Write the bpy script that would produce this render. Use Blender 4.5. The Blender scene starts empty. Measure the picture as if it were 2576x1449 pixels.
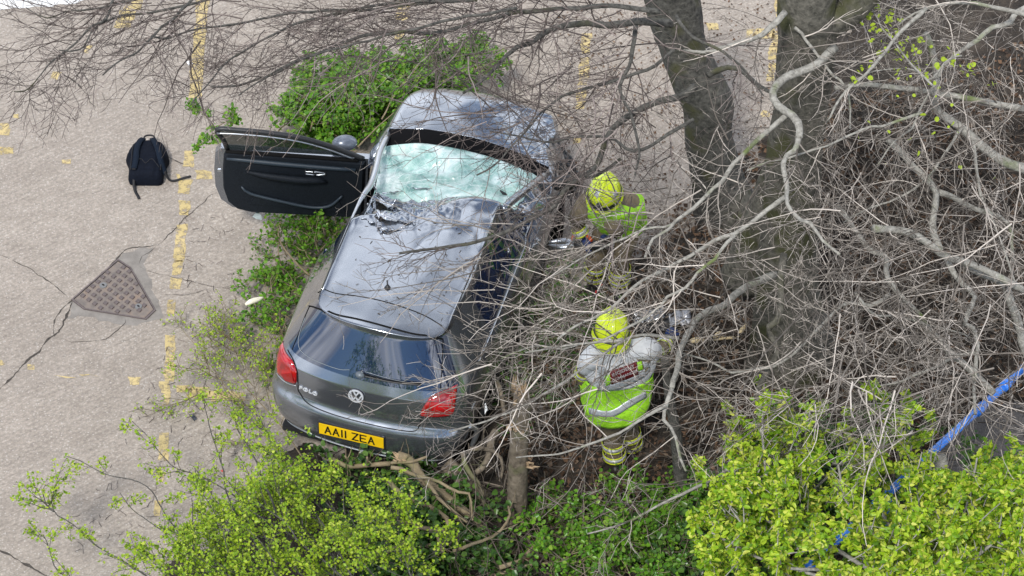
import bpy, bmesh, math, random
import numpy as np
from mathutils import Vector, Matrix
from mathutils.bvhtree import BVHTree
from math import sin, cos, pi, radians
rng = np.random.default_rng(11)
random.seed(5)
sc = bpy.context.scene
COL = sc.collection

# ------------------------------------------------------------------ camera
PITCH, DIST, CU, CV, ROLL = 0.76794487, 24.4039, -0.70126, -0.188605, radians(2.5)
FPX = 7304.61                       # focal length in pixels of a 2576 px wide picture
dv = np.array([0, cos(PITCH), -sin(PITCH)]); rv = np.array([1., 0, 0]); uv_ = np.cross(rv, dv)
R2 = rv*cos(ROLL)+uv_*sin(ROLL); U2 = -rv*sin(ROLL)+uv_*cos(ROLL)
CAM = -CU*R2-CV*U2-DIST*dv
cam = bpy.data.cameras.new('camera'); camo = bpy.data.objects.new('camera', cam); COL.objects.link(camo)
camo.matrix_world = Matrix(((R2[0], U2[0], -dv[0], CAM[0]), (R2[1], U2[1], -dv[1], CAM[1]), (R2[2], U2[2], -dv[2], CAM[2]), (0, 0, 0, 1)))
cam.angle = 2*math.atan(1288/FPX); cam.clip_start = 0.1; cam.clip_end = 500
sc.camera = camo

def rayd(px, py):
    d = dv*FPX+R2*(px-1288)-U2*(py-724.5)
    return d/np.linalg.norm(d)
def at(px, py, z=0.0):
    """world point seen at (px,py) of the 2576x1449 photograph, at height z"""
    d = rayd(px, py); t = (z-CAM[2])/d[2]
    return CAM+d*t
def pix(P):
    P = np.asarray(P, float); q = P-CAM
    x = q@R2; y = q@U2; w = q@dv
    return np.stack([1288+FPX*x/w, 724.5-FPX*y/w], -1)

# ------------------------------------------------------------------ world, sun, exposure
SUN_EL, SUN_AZ = radians(52), radians(200)
w = bpy.data.worlds.new('World'); sc.world = w; w.use_nodes = True
nt = w.node_tree; nt.nodes.clear()
def wn(t, **k):
    n = nt.nodes.new(t)
    for a, b in k.items(): setattr(n, a, b)
    return n
bg = wn('ShaderNodeBackground'); out = wn('ShaderNodeOutputWorld')
sky = wn('ShaderNodeTexSky', sky_type='NISHITA', sun_disc=False, sun_elevation=SUN_EL, sun_rotation=SUN_AZ, altitude=1500, dust_density=.3, ozone_density=2.5)
tc = wn('ShaderNodeTexCoord'); mp = wn('ShaderNodeMapping'); mp.inputs['Scale'].default_value = (1, 1, 1.6); mp.inputs['Location'].default_value = (-4.57, -5.96, 3.4)
ns = wn('ShaderNodeTexNoise'); ns.inputs['Scale'].default_value = 2.1; ns.inputs['Detail'].default_value = 7; ns.inputs['Roughness'].default_value = .55
cr = wn('ShaderNodeValToRGB'); cr.color_ramp.elements[0].position = .43; cr.color_ramp.elements[1].position = .55
n2 = wn('ShaderNodeTexNoise'); n2.inputs['Scale'].default_value = 4.5; n2.inputs['Detail'].default_value = 4
c2 = wn('ShaderNodeValToRGB'); c2.color_ramp.elements[0].color = (4.6, 5.2, 6.3, 1); c2.color_ramp.elements[1].color = (22, 22.4, 23.4, 1)
c2.color_ramp.elements[0].position = .3; c2.color_ramp.elements[1].position = .68
mx = wn('ShaderNodeMix', data_type='RGBA')
L = nt.links.new
L(tc.outputs['Generated'], mp.inputs[0]); L(mp.outputs[0], ns.inputs[0]); L(mp.outputs[0], n2.inputs[0]); L(ns.outputs[0], cr.inputs[0]); L(n2.outputs[0], c2.inputs[0])
L(cr.outputs[0], mx.inputs['Factor']); L(sky.outputs[0], mx.inputs['A']); L(c2.outputs[0], mx.inputs['B'])
L(mx.outputs['Result'], bg.inputs[0]); bg.inputs[1].default_value = .084; L(bg.outputs[0], out.inputs[0])
sun = bpy.data.lights.new('sun', 'SUN'); sun.energy = 2.7; sun.angle = radians(8.5); sun.color = (1, .965, .91)
so = bpy.data.objects.new('sun', sun); COL.objects.link(so)
# nishita: sun_rotation measured from +Y clockwise
sd = Vector((sin(SUN_AZ)*cos(SUN_EL), cos(SUN_AZ)*cos(SUN_EL), sin(SUN_EL)))
so.rotation_euler = sd.to_track_quat('Z', 'Y').to_euler()
vs = sc.view_settings
sc.display_settings.display_device = 'sRGB'
vs.view_transform = 'Standard'; vs.look = 'None'; vs.gamma = 1; vs.exposure = 0.53; vs.use_curve_mapping = False

# ------------------------------------------------------------------ materials
MATS = {}
def srgb(r, g, b):
    f = lambda c: ((c/255+.055)/1.055)**2.4 if c/255 > .04045 else c/255/12.92
    return (f(r), f(g), f(b), 1)
class NT:
    def __init__(s, name):
        s.m = bpy.data.materials.new(name); s.m.use_nodes = True; s.t = s.m.node_tree; s.t.nodes.clear()
        s.out = s.n('ShaderNodeOutputMaterial'); s.b = s.n('ShaderNodeBsdfPrincipled'); s.l(s.b.outputs[0], s.out.inputs[0])
    def n(s, t, **k):
        x = s.t.nodes.new(t)
        for a, b in k.items():
            if a.startswith('_'): x.inputs[a[1:]].default_value = b
            else: setattr(x, a, b)
        return x
    def l(s, a, b): s.t.links.new(a, b); return b
    def co(s, scale=(1, 1, 1), rot=(0, 0, 0), kind='Object'):
        c = s.n('ShaderNodeTexCoord'); m = s.n('ShaderNodeMapping'); m.inputs['Scale'].default_value = scale; m.inputs['Rotation'].default_value = rot
        s.l(c.outputs[kind], m.inputs[0]); return m.outputs[0]
    def noise(s, scale, detail=4, rough=.55, vec=None):
        x = s.n('ShaderNodeTexNoise', _Scale=scale, _Detail=detail, _Roughness=rough); s.l(vec or s.co(), x.inputs[0]); return x.outputs[0]
    def ramp(s, fac, *stops):
        r = s.n('ShaderNodeValToRGB'); e = r.color_ramp.elements
        while len(e) < len(stops): e.new(.5)
        for q, (p, c) in zip(e, stops): q.position = p; q.color = c if len(c) == 4 else (*c, 1)
        s.l(fac, r.inputs[0]); return r.outputs[0]
    def mix(s, fac, a, b, mode='MIX'):
        x = s.n('ShaderNodeMix', data_type='RGBA', blend_type=mode)
        for i, v in (('Factor', fac), ('A', a), ('B', b)):
            if hasattr(v, 'links'): s.l(v, x.inputs[i])
            else: x.inputs[i].default_value = v
        return x.outputs['Result']
    def bump(s, h, strength=.5, dist=.01):
        x = s.n('ShaderNodeBump', _Strength=strength, _Distance=dist); s.l(h, x.inputs['Height']); s.l(x.outputs[0], s.b.inputs['Normal'])
    def isl(s):
        return s.n('ShaderNodeNewGeometry').outputs['Random Per Island']
def G(v): return (v, v, v, 1)
def simple(name, col, rough=.6, metal=0, nscale=None, var=.25, bump=0, coat=0, spec=.5, bdist=.003):
    if name in MATS: return MATS[name]
    s = NT(name); c = col if len(col) == 4 else (*col, 1)
    s.b.inputs['Roughness'].default_value = rough; s.b.inputs['Metallic'].default_value = metal; s.b.inputs['Coat Weight'].default_value = coat
    s.b.inputs['Coat Roughness'].default_value = .05
    s.b.inputs['Specular IOR Level'].default_value = spec
    if nscale:
        f = s.noise(nscale, 5, .6)
        s.l(s.ramp(f, (.25, tuple(x*(1-var) for x in c[:3])), (.75, tuple(min(1, x*(1+var)) for x in c[:3]))), s.b.inputs['Base Color'])
        if bump: s.bump(f, bump, bdist)
    else: s.b.inputs['Base Color'].default_value = c
    MATS[name] = s.m; return s.m
def leafmat(name, cols, rough=.5, trans=.35):
    s = NT(name); st = [(i/(len(cols)-1), c) for i, c in enumerate(cols)]
    c = s.ramp(s.isl(), *st)
    s.l(c, s.b.inputs['Base Color']); s.b.inputs['Roughness'].default_value = rough; s.b.inputs['Specular IOR Level'].default_value = .35
    t = s.n('ShaderNodeBsdfTranslucent'); s.l(c, t.inputs[0]); m = s.n('ShaderNodeMixShader'); m.inputs[0].default_value = trans
    s.l(s.b.outputs[0], m.inputs[1]); s.l(t.outputs[0], m.inputs[2]); s.l(m.outputs[0], s.out.inputs[0])
    MATS[name] = s.m; return s.m
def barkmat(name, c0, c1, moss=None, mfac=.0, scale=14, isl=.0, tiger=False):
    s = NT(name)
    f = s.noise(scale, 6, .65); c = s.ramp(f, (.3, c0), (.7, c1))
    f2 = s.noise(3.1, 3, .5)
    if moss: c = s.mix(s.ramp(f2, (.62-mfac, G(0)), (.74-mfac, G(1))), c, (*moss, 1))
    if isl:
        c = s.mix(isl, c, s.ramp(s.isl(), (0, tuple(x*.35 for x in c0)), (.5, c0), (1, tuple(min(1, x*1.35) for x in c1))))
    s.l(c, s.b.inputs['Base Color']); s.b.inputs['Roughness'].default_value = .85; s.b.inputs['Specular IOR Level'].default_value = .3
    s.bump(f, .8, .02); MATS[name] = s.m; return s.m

# ------------------------------------------------------------------ object helpers
def tag(o, label=None, cat=None, group=None, kind=None):
    if label: o['label'] = label
    if cat: o['category'] = cat
    if group: o['group'] = group
    if kind: o['kind'] = kind
    return o
def link(name, me, mat=None, parent=None):
    o = bpy.data.objects.new(name, me); COL.objects.link(o)
    if mat is not None: me.materials.append(mat)
    if parent is not None: o.parent = parent
    return o
def npmesh(name, V, faces, smooth=False):
    """V (n,3); faces: list of int arrays (m,k) or list of lists"""
    me = bpy.data.meshes.new(name)
    V = np.asarray(V, np.float32)
    if isinstance(faces, np.ndarray): faces = [faces]
    if faces and not isinstance(faces[0], np.ndarray):
        me.from_pydata([tuple(map(float, v)) for v in V], [], [tuple(f) for f in faces])
    else:
        faces = [f for f in faces if len(f)]
        loops = np.concatenate([f.ravel() for f in faces]).astype(np.int32)
        tot = np.concatenate([np.full(len(f), f.shape[1], np.int32) for f in faces])
        st = np.concatenate([[0], np.cumsum(tot)[:-1]]).astype(np.int32)
        me.vertices.add(len(V)); me.vertices.foreach_set('co', V.ravel())
        me.loops.add(len(loops)); me.loops.foreach_set('vertex_index', loops)
        me.polygons.add(len(tot)); me.polygons.foreach_set('loop_start', st); me.polygons.foreach_set('loop_total', tot)
        me.update(calc_edges=True); me.validate()
    if smooth: me.polygons.foreach_set('use_smooth', np.ones(len(me.polygons), bool))
    return me
def empty(name, loc=(0, 0, 0), rot=(0, 0, 0)):
    o = bpy.data.objects.new(name, None); COL.objects.link(o); o.location = loc; o.rotation_euler = rot; o.empty_display_size = .1
    return o
def nrm(a): return a/np.maximum(np.linalg.norm(a, axis=-1, keepdims=True), 1e-9)
def tubes(P, Rr, n=4, cap=False):
    """P (M,K,3) centre lines, Rr (M,K) radii -> verts, faces"""
    P = np.asarray(P, float); Rr = np.asarray(Rr, float)
    M, K, _ = P.shape
    T = np.empty_like(P); T[:, 1:-1] = P[:, 2:]-P[:, :-2]; T[:, 0] = P[:, 1]-P[:, 0]; T[:, -1] = P[:, -1]-P[:, -2]
    T = nrm(T); main = nrm(P[:, -1]-P[:, 0]); ref = np.where(np.abs(main[:, 2:3]) < .8, np.array([[0, 0, 1.]]), np.array([[1., 0, 0]]))
    A = nrm(np.cross(T, ref[:, None, :])); B = np.cross(T, A)
    an = np.arange(n)*2*pi/n
    V = P[:, :, None, :]+Rr[:, :, None, None]*(A[:, :, None, :]*np.cos(an)[None, None, :, None]+B[:, :, None, :]*np.sin(an)[None, None, :, None])
    V = V.reshape(-1, 3)
    b = (np.arange(M)*K*n)[:, None, None]+(np.arange(K-1)*n)[None, :, None]
    i = np.arange(n)[None, None, :]; j = (i+1) % n
    F = np.stack([b+i, b+j, b+n+j, b+n+i], -1).reshape(-1, 4)
    if cap:
        e = (np.arange(M)*K*n)[:, None]; c0 = e+np.arange(n)[None, ::-1]; c1 = e+(K-1)*n+np.arange(n)[None]
        return V, [F, c0, c1]
    return V, [F]
def merge(lst):
    Vs, Fs, o = [], [], 0
    for V, F in lst:
        Vs.append(V); Fs += [f+o for f in F]; o += len(V)
    by = {}
    for f in Fs: by.setdefault(f.shape[1], []).append(f)
    return np.concatenate(Vs), [np.concatenate(x) for x in by.values()]
def smoothline(pts, n):
    """Catmull-Rom through pts (k,d) to n points"""
    p = np.asarray(pts, float); k = len(p)
    if k == 2:
        t = np.linspace(0, 1, n)[:, None]; return p[0]*(1-t)+p[1]*t
    q = np.vstack([2*p[0]-p[1], p, 2*p[-1]-p[-2]])
    seg = np.linalg.norm(np.diff(p[:, :3], axis=0), axis=1); cum = np.r_[0, np.cumsum(seg)]
    s = np.linspace(0, cum[-1], n); i = np.clip(np.searchsorted(cum, s, 'right')-1, 0, k-2); t = ((s-cum[i])/np.maximum(seg[i], 1e-9))[:, None]
    a, b, c, d = q[i], q[i+1], q[i+2], q[i+3]
    return .5*(2*b+(c-a)*t+(2*a-5*b+4*c-d)*t*t+(3*b-a-3*c+d)*t**3)
def tube_obj(name, pts, rad, mat, parent=None, n=8, res=None, smooth=True):
    pts = np.asarray(pts, float); k = len(pts); rad = np.full(k, rad) if np.isscalar(rad) else np.asarray(rad, float)
    q = smoothline(np.c_[pts, rad], res or max(2, k*3) if k > 2 else 2)
    V, F = tubes(q[None, :, :3], q[None, :, 3], n, True)
    return link(name, npmesh(name, V, F, smooth), mat, parent)
def box_bm(bm, c, s, rot=None, bev=0):
    r = bmesh.ops.create_cube(bm, size=1)['verts']
    M = Matrix.Translation(Vector(c)) @ (rot.to_4x4() if rot is not None else Matrix.Identity(4)) @ Matrix.Diagonal((*s, 1))
    bmesh.ops.transform(bm, matrix=M, verts=r)
    if bev:
        es = list({e for v in r for e in v.link_edges}); bmesh.ops.bevel(bm, geom=es, offset=bev, segments=2, affect='EDGES')
def bm_obj(name, bm, mat, parent=None, smooth=False):
    me = bpy.data.meshes.new(name); bm.to_mesh(me); bm.free()
    if smooth: me.polygons.foreach_set('use_smooth', np.ones(len(me.polygons), bool))
    return link(name, me, mat, parent)
def fbm(x, y, seed=0, octs=4):
    """cheap value noise on arrays, 0..1"""
    r = np.zeros_like(x, float); a = 1; tot = 0
    for o in range(octs):
        xi = np.floor(x).astype(int); yi = np.floor(y).astype(int); fx = x-xi; fy = y-yi
        fx = fx*fx*(3-2*fx); fy = fy*fy*(3-2*fy)
        h = lambda i, j: (np.sin(i*127.1+j*311.7+seed*74.7+o*19.19)*43758.5453) % 1
        r += a*((h(xi, yi)*(1-fx)+h(xi+1, yi)*fx)*(1-fy)+(h(xi, yi+1)*(1-fx)+h(xi+1, yi+1)*fx)*fy)
        tot += a; a *= .5; x = x*2.03+11.3; y = y*2.03+5.7
    return r/tot
def inpoly(x, y, poly):
    poly = np.asarray(poly, float); c = np.zeros(np.shape(x), bool); j = len(poly)-1
    for i in range(len(poly)):
        xi, yi = poly[i]; xj, yj = poly[j]
        c ^= ((yi > y) != (yj > y)) & (x < (xj-xi)*(y-yi)/(yj-yi+1e-12)+xi); j = i
    return c
# ================================================================== GROUND
s = NT('concrete')
v = s.co(); br = s.co((1, 1, 1), (0, 0, radians(-38)))
stm = s.n('ShaderNodeMapping'); stm.inputs['Scale'].default_value = (5, 42, 1); s.l(br, stm.inputs[0])
streak = s.noise(1.0, 5, .7, stm.outputs[0])
big = s.noise(.55, 4, .55, v); med = s.noise(4.5, 5, .6, v); fine = s.noise(34, 5, .75, v)
vo = s.n('ShaderNodeTexVoronoi', _Scale=48); s.l(v, vo.inputs[0])
base = s.ramp(big, (.3, (.285, .262, .236)), (.7, (.395, .366, .333)))
base = s.mix(.4, base, s.ramp(med, (.3, (.245, .226, .205)), (.7, (.44, .41, .375))))
base = s.mix(.6, base, s.ramp(fine, (.32, (.115, .105, .098)), (.5, (.34, .31, .285)), (.68, (.66, .62, .585))), 'OVERLAY')
base = s.mix(.36, base, s.ramp(streak, (.33, G(.2)), (.67, G(.8))), 'OVERLAY')
stn = s.noise(1.15, 5, .7, s.co((1, 1.4, 1), (0, 0, .5))); base = s.mix(s.ramp(stn, (.52, G(0)), (.72, G(.42))), base, (.155, .135, .118, 1)); base = s.mix(.14, base, (.36, .285, .21, 1))
peb = s.ramp(vo.outputs['Color'], (.78, G(0)), (.88, G(1)))
base = s.mix(s.ramp(vo.outputs['Distance'], (.25, G(.38)), (.4, G(0))), base, s.ramp(vo.outputs['Color'], (0, (.14, .125, .115)), (.5, (.37, .34, .31)), (1, (.72, .69, .65))))
s.l(base, s.b.inputs['Base Color']); s.b.inputs['Roughness'].default_value = .9
hm = s.mix(.5, fine, streak); s.bump(hm, .7, .012)
CONC = s.m
g = 130.0
me = npmesh('ground', [(-g, -g, 0), (g, -g, 0), (g, g, 0), (-g, g, 0)], [[0, 1, 2, 3]])
ground = tag(link('ground', me, CONC), 'pale brown brushed concrete parking surface', kind='structure')

def sheet(name, poly, z, mat, parent=None, jit=.012, step=.03, kind=None, thick=0):
    """irregular flat patch from world xy outline"""
    p = np.asarray(poly, float)[:, :2]; q = []
    for i in range(len(p)):
        a, b = p[i], p[(i+1) % len(p)]; n = max(1, int(np.linalg.norm(b-a)/step))
        for k in range(n): q.append(a+(b-a)*k/n)
    q = np.array(q); sd_ = rng.uniform(0, 99)
    q += (np.stack([fbm(q[:, 0]*14+sd_, q[:, 1]*14), fbm(q[:, 0]*14, q[:, 1]*14+sd_)], 1)-.5)*jit*4
    me = npmesh(name, np.c_[q, np.full(len(q), z)], [list(range(len(q)))])
    return link(name, me, mat, parent)
# worn yellow paint
s = NT('yellow_paint'); v = s.co(); f = s.noise(16, 6, .7, v); f2 = s.noise(2.5, 3, .5, v)
s.l(s.ramp(f2, (.3, (.46, .36, .155)), (.7, (.58, .46, .23))), s.b.inputs['Base Color']); s.b.inputs['Roughness'].default_value = .8
tr = s.n('ShaderNodeBsdfTransparent'); ms = s.n('ShaderNodeMixShader')
s.l(s.ramp(f, (.36, G(0)), (.54, G(.95))), ms.inputs[0]); s.l(tr.outputs[0], ms.inputs[1]); s.l(s.b.outputs[0], ms.inputs[2]); s.l(ms.outputs[0], s.out.inputs[0])
s.bump(s.noise(60, 4, .7, v), .4, .006)
YEL = s.m
def line_patch(parent, a, b, wpx, z=.004):
    A, B = at(*a), at(*b); w_ = wpx/2
    # width given in picture pixels across x
    c1, c2_ = at(a[0]-w_, a[1]), at(a[0]+w_, a[1]); c3, c4 = at(b[0]+w_, b[1]), at(b[0]-w_, b[1])
    return sheet('paint_patch', [c1, c2_, c3, c4], z, YEL, parent, .012)
def line_thing(label, segs, group='worn yellow parking lines on the concrete'):
    a = at(*segs[0][0]); e = empty('parking_line', (a[0], a[1], 0)); tag(e, label, 'parking line', group)
    for a, b, wd in segs:
        o = line_patch(None, a, b, wd); o.parent = e; o.matrix_parent_inverse = Matrix.Translation(-Vector(e.location))
    return e
line_thing('long worn yellow line running down the concrete between backpack and car',
 [((512, -25), (490, 248), 31), ((478, 378), (476, 420), 24), ((467, 453), (463, 488), 32), ((466, 506), (463, 543), 27), ((459, 566), (448, 660), 29), ((446, 655), (442, 690), 22), ((442, 700), (439, 728), 28),
  ((433, 756), (427, 790), 16), ((428, 842), (427, 925), 28), ((427, 930), (424, 962), 25), ((412, 962), (418, 990), 28), ((420, 990), (414, 1020), 17), ((414, 1090), (410, 1160), 26), ((404, 1190), (402, 1215), 13), ((400, 1260), (396, 1298), 18)])
line_thing('short broad yellow line at the top left behind the overhanging twigs', [((350, -20), (330, 25), 42), ((322, 28), (306, 72), 40), ((228, 115), (218, 135), 14), ((145, 182), (135, 200), 20), ((40, 288), (44, 298), 12)])
line_thing('yellow paint scraps at the left edge of the picture', [((4, 310), (6, 342), 34), ((5, 371), (5, 388), 60), ((168, 400), (168, 410), 20)])
line_thing('row of faded yellow blobs crossing the concrete below the drain cover', [((-4, 905), (6, 920), 14), ((78, 918), (76, 930), 18), ((150, 944), (178, 950), 24), ((210, 942), (238, 946), 26), ((337, 948), (339, 968), 26), ((464, 968), (462, 990), 36), ((500, 975), (500, 1000), 60), ((570, 985), (570, 1008), 84)])
line_thing('yellow patch beside the rear of the open car door', [((512, 430), (516, 452), 40), ((448, 438), (452, 450), 10)])
line_thing('yellow line fragment at the top edge left of the ivy heap', [((1018, -10), (1012, 50), 32), ((1006, 82), (1000, 100), 22)])
line_thing('orange tinged yellow line right of the car bonnet', [((1476, 85), (1472, 135), 24), ((1472, 145), (1466, 215), 26), ((1464, 222), (1458, 275), 22), ((1452, 345), (1450, 362), 20)])
line_thing('yellow line with side bar beside the mossy tree trunk', [((1962, -15), (1962, 70), 26), ((1958, 78), (1946, 150), 26), ((1944, 158), (1934, 205), 20), ((1912, 72), (1912, 96), 70), ((1790, 58), (1796, 76), 28), ((1926, 280), (1924, 296), 18)])
# white painted patch in the far corner
WHT = simple('white_paint', (.62, .62, .61), .8, nscale=9, var=.15)
wp = sheet('white_marking', [at(-120, -60), at(340, -40), at(180, 12), at(90, 18), at(0, 26), at(-120, 30)], .004, WHT, None, .015)
tag(wp, 'white painted strip on the concrete in the top left corner', 'road marking')
# cracks
CRK = simple('crack_dirt', (.055, .047, .04), .95, nscale=30, var=.5)
def crack(pts, wd):
    p = np.array([at(*q) for q in pts]); n = max(8, int(np.linalg.norm(np.diff(p, axis=0), axis=1).sum()/.02))
    q = smoothline(p, n); T = nrm(np.gradient(q, axis=0)); N = np.stack([-T[:, 1], T[:, 0], T[:, 2]*0], 1)
    sd_ = rng.uniform(0, 99); t = np.arange(n)
    q = q+N*((fbm(t*.22+sd_, t*0.)-.5)*.055)[:, None]
    wv = wd*np.clip(fbm(t*.45+sd_, t*0+3.)*1.9-.35, .12, 1.6)*np.minimum(1, np.minimum(t, n-1-t)/5+.05)
    V = np.concatenate([q+N*wv[:, None]/2, q-N*wv[:, None]/2]); V[:, 2] = .0022
    i = np.arange(n-1); F = np.stack([i, i+1, n+i+1, n+i], 1)
    return link('crack', npmesh('crack', V, F), CRK, ground)
for pts, wd in [
 ([(-20, 996), (30, 945), (90, 888), (150, 830), (170, 790), (183, 756)], .022),
 ([(140, 850), (138, 815), (150, 785), (180, 757), (240, 706), (300, 645), (330, 625), (395, 618)], .016),
 ([(395, 618), (440, 578), (490, 525), (520, 500), (540, 490)], .011), ([(395, 618), (380, 632), (358, 645), (352, 668)], .010),
 ([(0, 640), (60, 670), (120, 706), (175, 748)], .010), ([(352, 668), (400, 690), (440, 697), (455, 701), (520, 720), (580, 725), (590, 735)], .008),
 ([(405, 742), (470, 740), (520, 725)], .009), ([(500, 750), (518, 735)], .012), ([(148, 855), (200, 858), (250, 858), (290, 835), (312, 815), (313, 800)], .009),
 ([(145, 178), (190, 210), (220, 240), (238, 275)], .02), ([(420, 392), (460, 412), (500, 430)], .014),
 ([(-10, 1378), (30, 1400), (80, 1425), (150, 1462)], .03), ([(-30, 650), (0, 640)], .01), ([(140, 60), (100, 120), (140, 185)], .006), ([(87, 1140), (100, 1120), (112, 1108)], .009)]:
    crack(pts, wd)
# patch of smoother mortar round the cover
s = NT('mortar'); v = s.co(); s.l(s.ramp(s.noise(7, 6, .7, v), (.3, (.165, .15, .134)), (.7, (.27, .248, .224))), s.b.inputs['Base Color']); s.b.inputs['Roughness'].default_value = .9; s.bump(s.noise(40, 5, .7, v), .5, .01)
sheet('mortar_patch', [at(*p) for p in [(170, 800), (184, 756), (240, 702), (300, 645), (340, 628), (392, 622), (358, 662), (372, 700), (398, 760), (404, 800), (370, 815), (290, 812), (225, 800)]], .0016, s.m, ground, .03)
# ---- triangular drain cover
IRON = NT('cast_iron'); v = IRON.co(); f = IRON.noise(9, 5, .6, v)
IRON.l(IRON.ramp(f, (.3, (.13, .115, .105)), (.52, (.21, .175, .15)), (.72, (.26, .19, .14))), IRON.b.inputs['Base Color']); IRON.b.inputs['Roughness'].default_value = .6; IRON.b.inputs['Metallic'].default_value = .25
IRON.bump(IRON.noise(70, 4, .7, v), .4, .004); IRON = IRON.m
IROND = simple('worn_iron_stud', (.13, .105, .10), .5, .3, nscale=20, var=.3)
hexp = [(297, 656), (328, 676), (389, 781), (366, 803), (213, 778), (183, 755)]
cw = np.array([at(*p) for p in hexp]); cc = cw.mean(0)
cover = empty('drain_cover', (cc[0], cc[1], 0)); tag(cover, 'rusty triangular cast iron drain cover with raised studs, set in cracked concrete', 'drain cover')
def prism(name, poly, z0, z1, mat, parent, off=cc):
    n = len(poly); P2 = np.asarray(poly)[:, :2]-off[:2]
    V = np.r_[np.c_[P2, np.full(n, z0)], np.c_[P2, np.full(n, z1)]]
    F = [list(range(n, 2*n))[::1], list(range(n))[::-1]]+[[i, (i+1) % n, n+(i+1) % n, n+i] for i in range(n)]
    me = npmesh(name, V, F); bm = bmesh.new(); bm.from_mesh(me); bmesh.ops.recalc_face_normals(bm, faces=bm.faces); bm.to_mesh(me); bm.free()
    return link(name, me, mat, parent)
def scalep(p, k): return [cc+(q-cc)*k for q in p]
rim = scalep(cw, 1.05)
# rim as ring
n = 6; A = np.array(scalep(cw, 1.035))-cc; B = np.array(scalep(cw, .985))-cc
V = np.r_[np.c_[A[:, :2], np.full(6, .001)], np.c_[A[:, :2], np.full(6, .012)], np.c_[B[:, :2], np.full(6, .012)], np.c_[B[:, :2], np.full(6, .001)]]
F = []
for k in range(3): F += [[k*6+i, k*6+(i+1) % 6, (k+1)*6+(i+1) % 6, (k+1)*6+i] for i in range(6)]
link('rim', npmesh('rim', V, F), IROND, cover)
prism('gap', scalep(cw, .985), .0005, .003, simple('black_gap', (.01, .009, .008), .9), cover)
prism('plate', scalep(cw, .965), .002, .007, IRON, cover)
u_ = at(297+14.7, 664+10)-at(297, 664); v_ = at(297-12.3, 664+11.5)-at(297, 664); o0 = at(296, 664)
stud = None; inner = np.array(scalep(cw, .90))[:, :2]
kh = [at(780*.3333, 483+710*.3333), at(1045*.3333, 483+870*.3333)]
for i in range(-2, 14):
    for j in range(-2, 14):
        c = o0+u_*i+v_*j
        if not inpoly(np.array(c[0]), np.array(c[1]), inner): continue
        if min(np.linalg.norm(c-k) for k in kh) < .035: continue
        q = 1/3.4
        if stud is None:
            bm = bmesh.new(); aa = [(-q, -q), (q, -q), (q, q), (-q, q)]
            bv = [bm.verts.new((*(u_*a+v_*b)[:2], 0)) for a, b in aa]; tv = [bm.verts.new((*((u_*a+v_*b)*.78)[:2], .009)) for a, b in aa]
            for k in range(4): bm.faces.new((bv[k], bv[(k+1) % 4], tv[(k+1) % 4], tv[k]))
            bm.faces.new(tv); bmesh.ops.recalc_face_normals(bm, faces=bm.faces); stud = bpy.data.meshes.new('stud'); bm.to_mesh(stud); bm.free(); stud.materials.append(IROND)
        o = bpy.data.objects.new('stud', stud); COL.objects.link(o); o.parent = cover; o.location = (c[0]-cc[0], c[1]-cc[1], .007)
for k in kh:
    bm = bmesh.new(); bmesh.ops.create_cone(bm, segments=16, radius1=.034, radius2=.03, depth=.008, cap_ends=True); o = bm_obj('keyhole_boss', bm, simple('boss_iron', (.2, .2, .2), .5, .4), cover); o.location = (k[0]-cc[0], k[1]-cc[1], .011)
    bm = bmesh.new(); bmesh.ops.create_cone(bm, segments=8, radius1=.014, radius2=.014, depth=.002, cap_ends=True); h = bm_obj('keyhole', bm, simple('black_gap', (.01, .009, .008), .9), o); h.location = (0, 0, .0052); h.scale = (1, .6, 1); h.rotation_euler[2] = -.6

# ---- soil with leaf litter, right and lower part
s = NT('soil'); v = s.co(); f = s.noise(2.2, 6, .65, v); f2 = s.noise(26, 6, .75, v)
c = s.ramp(f, (.32, (.018, .014, .010)), (.5, (.04, .029, .020)), (.68, (.085, .065, .048)))
c = s.mix(.8, c, s.ramp(f2, (.3, G(.1)), (.7, G(.85))), 'OVERLAY'); s.l(c, s.b.inputs['Base Color']); s.b.inputs['Roughness'].default_value = .95; s.bump(f2, 1, .05); SOIL = s.m
soil_poly_px = [(2130, -60), (2050, 120), (1990, 300), (1900, 400), (1820, 500), (1700, 600), (1560, 660), (1400, 800), (1290, 960), (1200, 1060), (1000, 1120), (820, 1100), (700, 1180), (600, 1300), (430, 1400), (330, 1520), (330, 1800), (3200, 1800), (3200, -60)]
sp = np.array([at(*p) for p in soil_poly_px])
nx, ny = 330, 340
gx = np.linspace(sp[:, 0].min(), 8.5, nx); gy = np.linspace(-6, 6.5, ny); X, Y = np.meshgrid(gx, gy)
pp = pix(np.stack([X, Y, X*0], -1).reshape(-1, 3)).reshape(ny, nx, 2)
jx = (fbm(X*3, Y*3, 3)-.5)*190; jy = (fbm(X*3, Y*3, 8)-.5)*190
inside = inpoly(pp[..., 0]+jx, pp[..., 1]+jy, soil_poly_px) | (gx[None, :] > 7)
Z = .012+.05*fbm(X*1.2, Y*1.2, 4)+.035*fbm(X*6, Y*6, 5)
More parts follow.
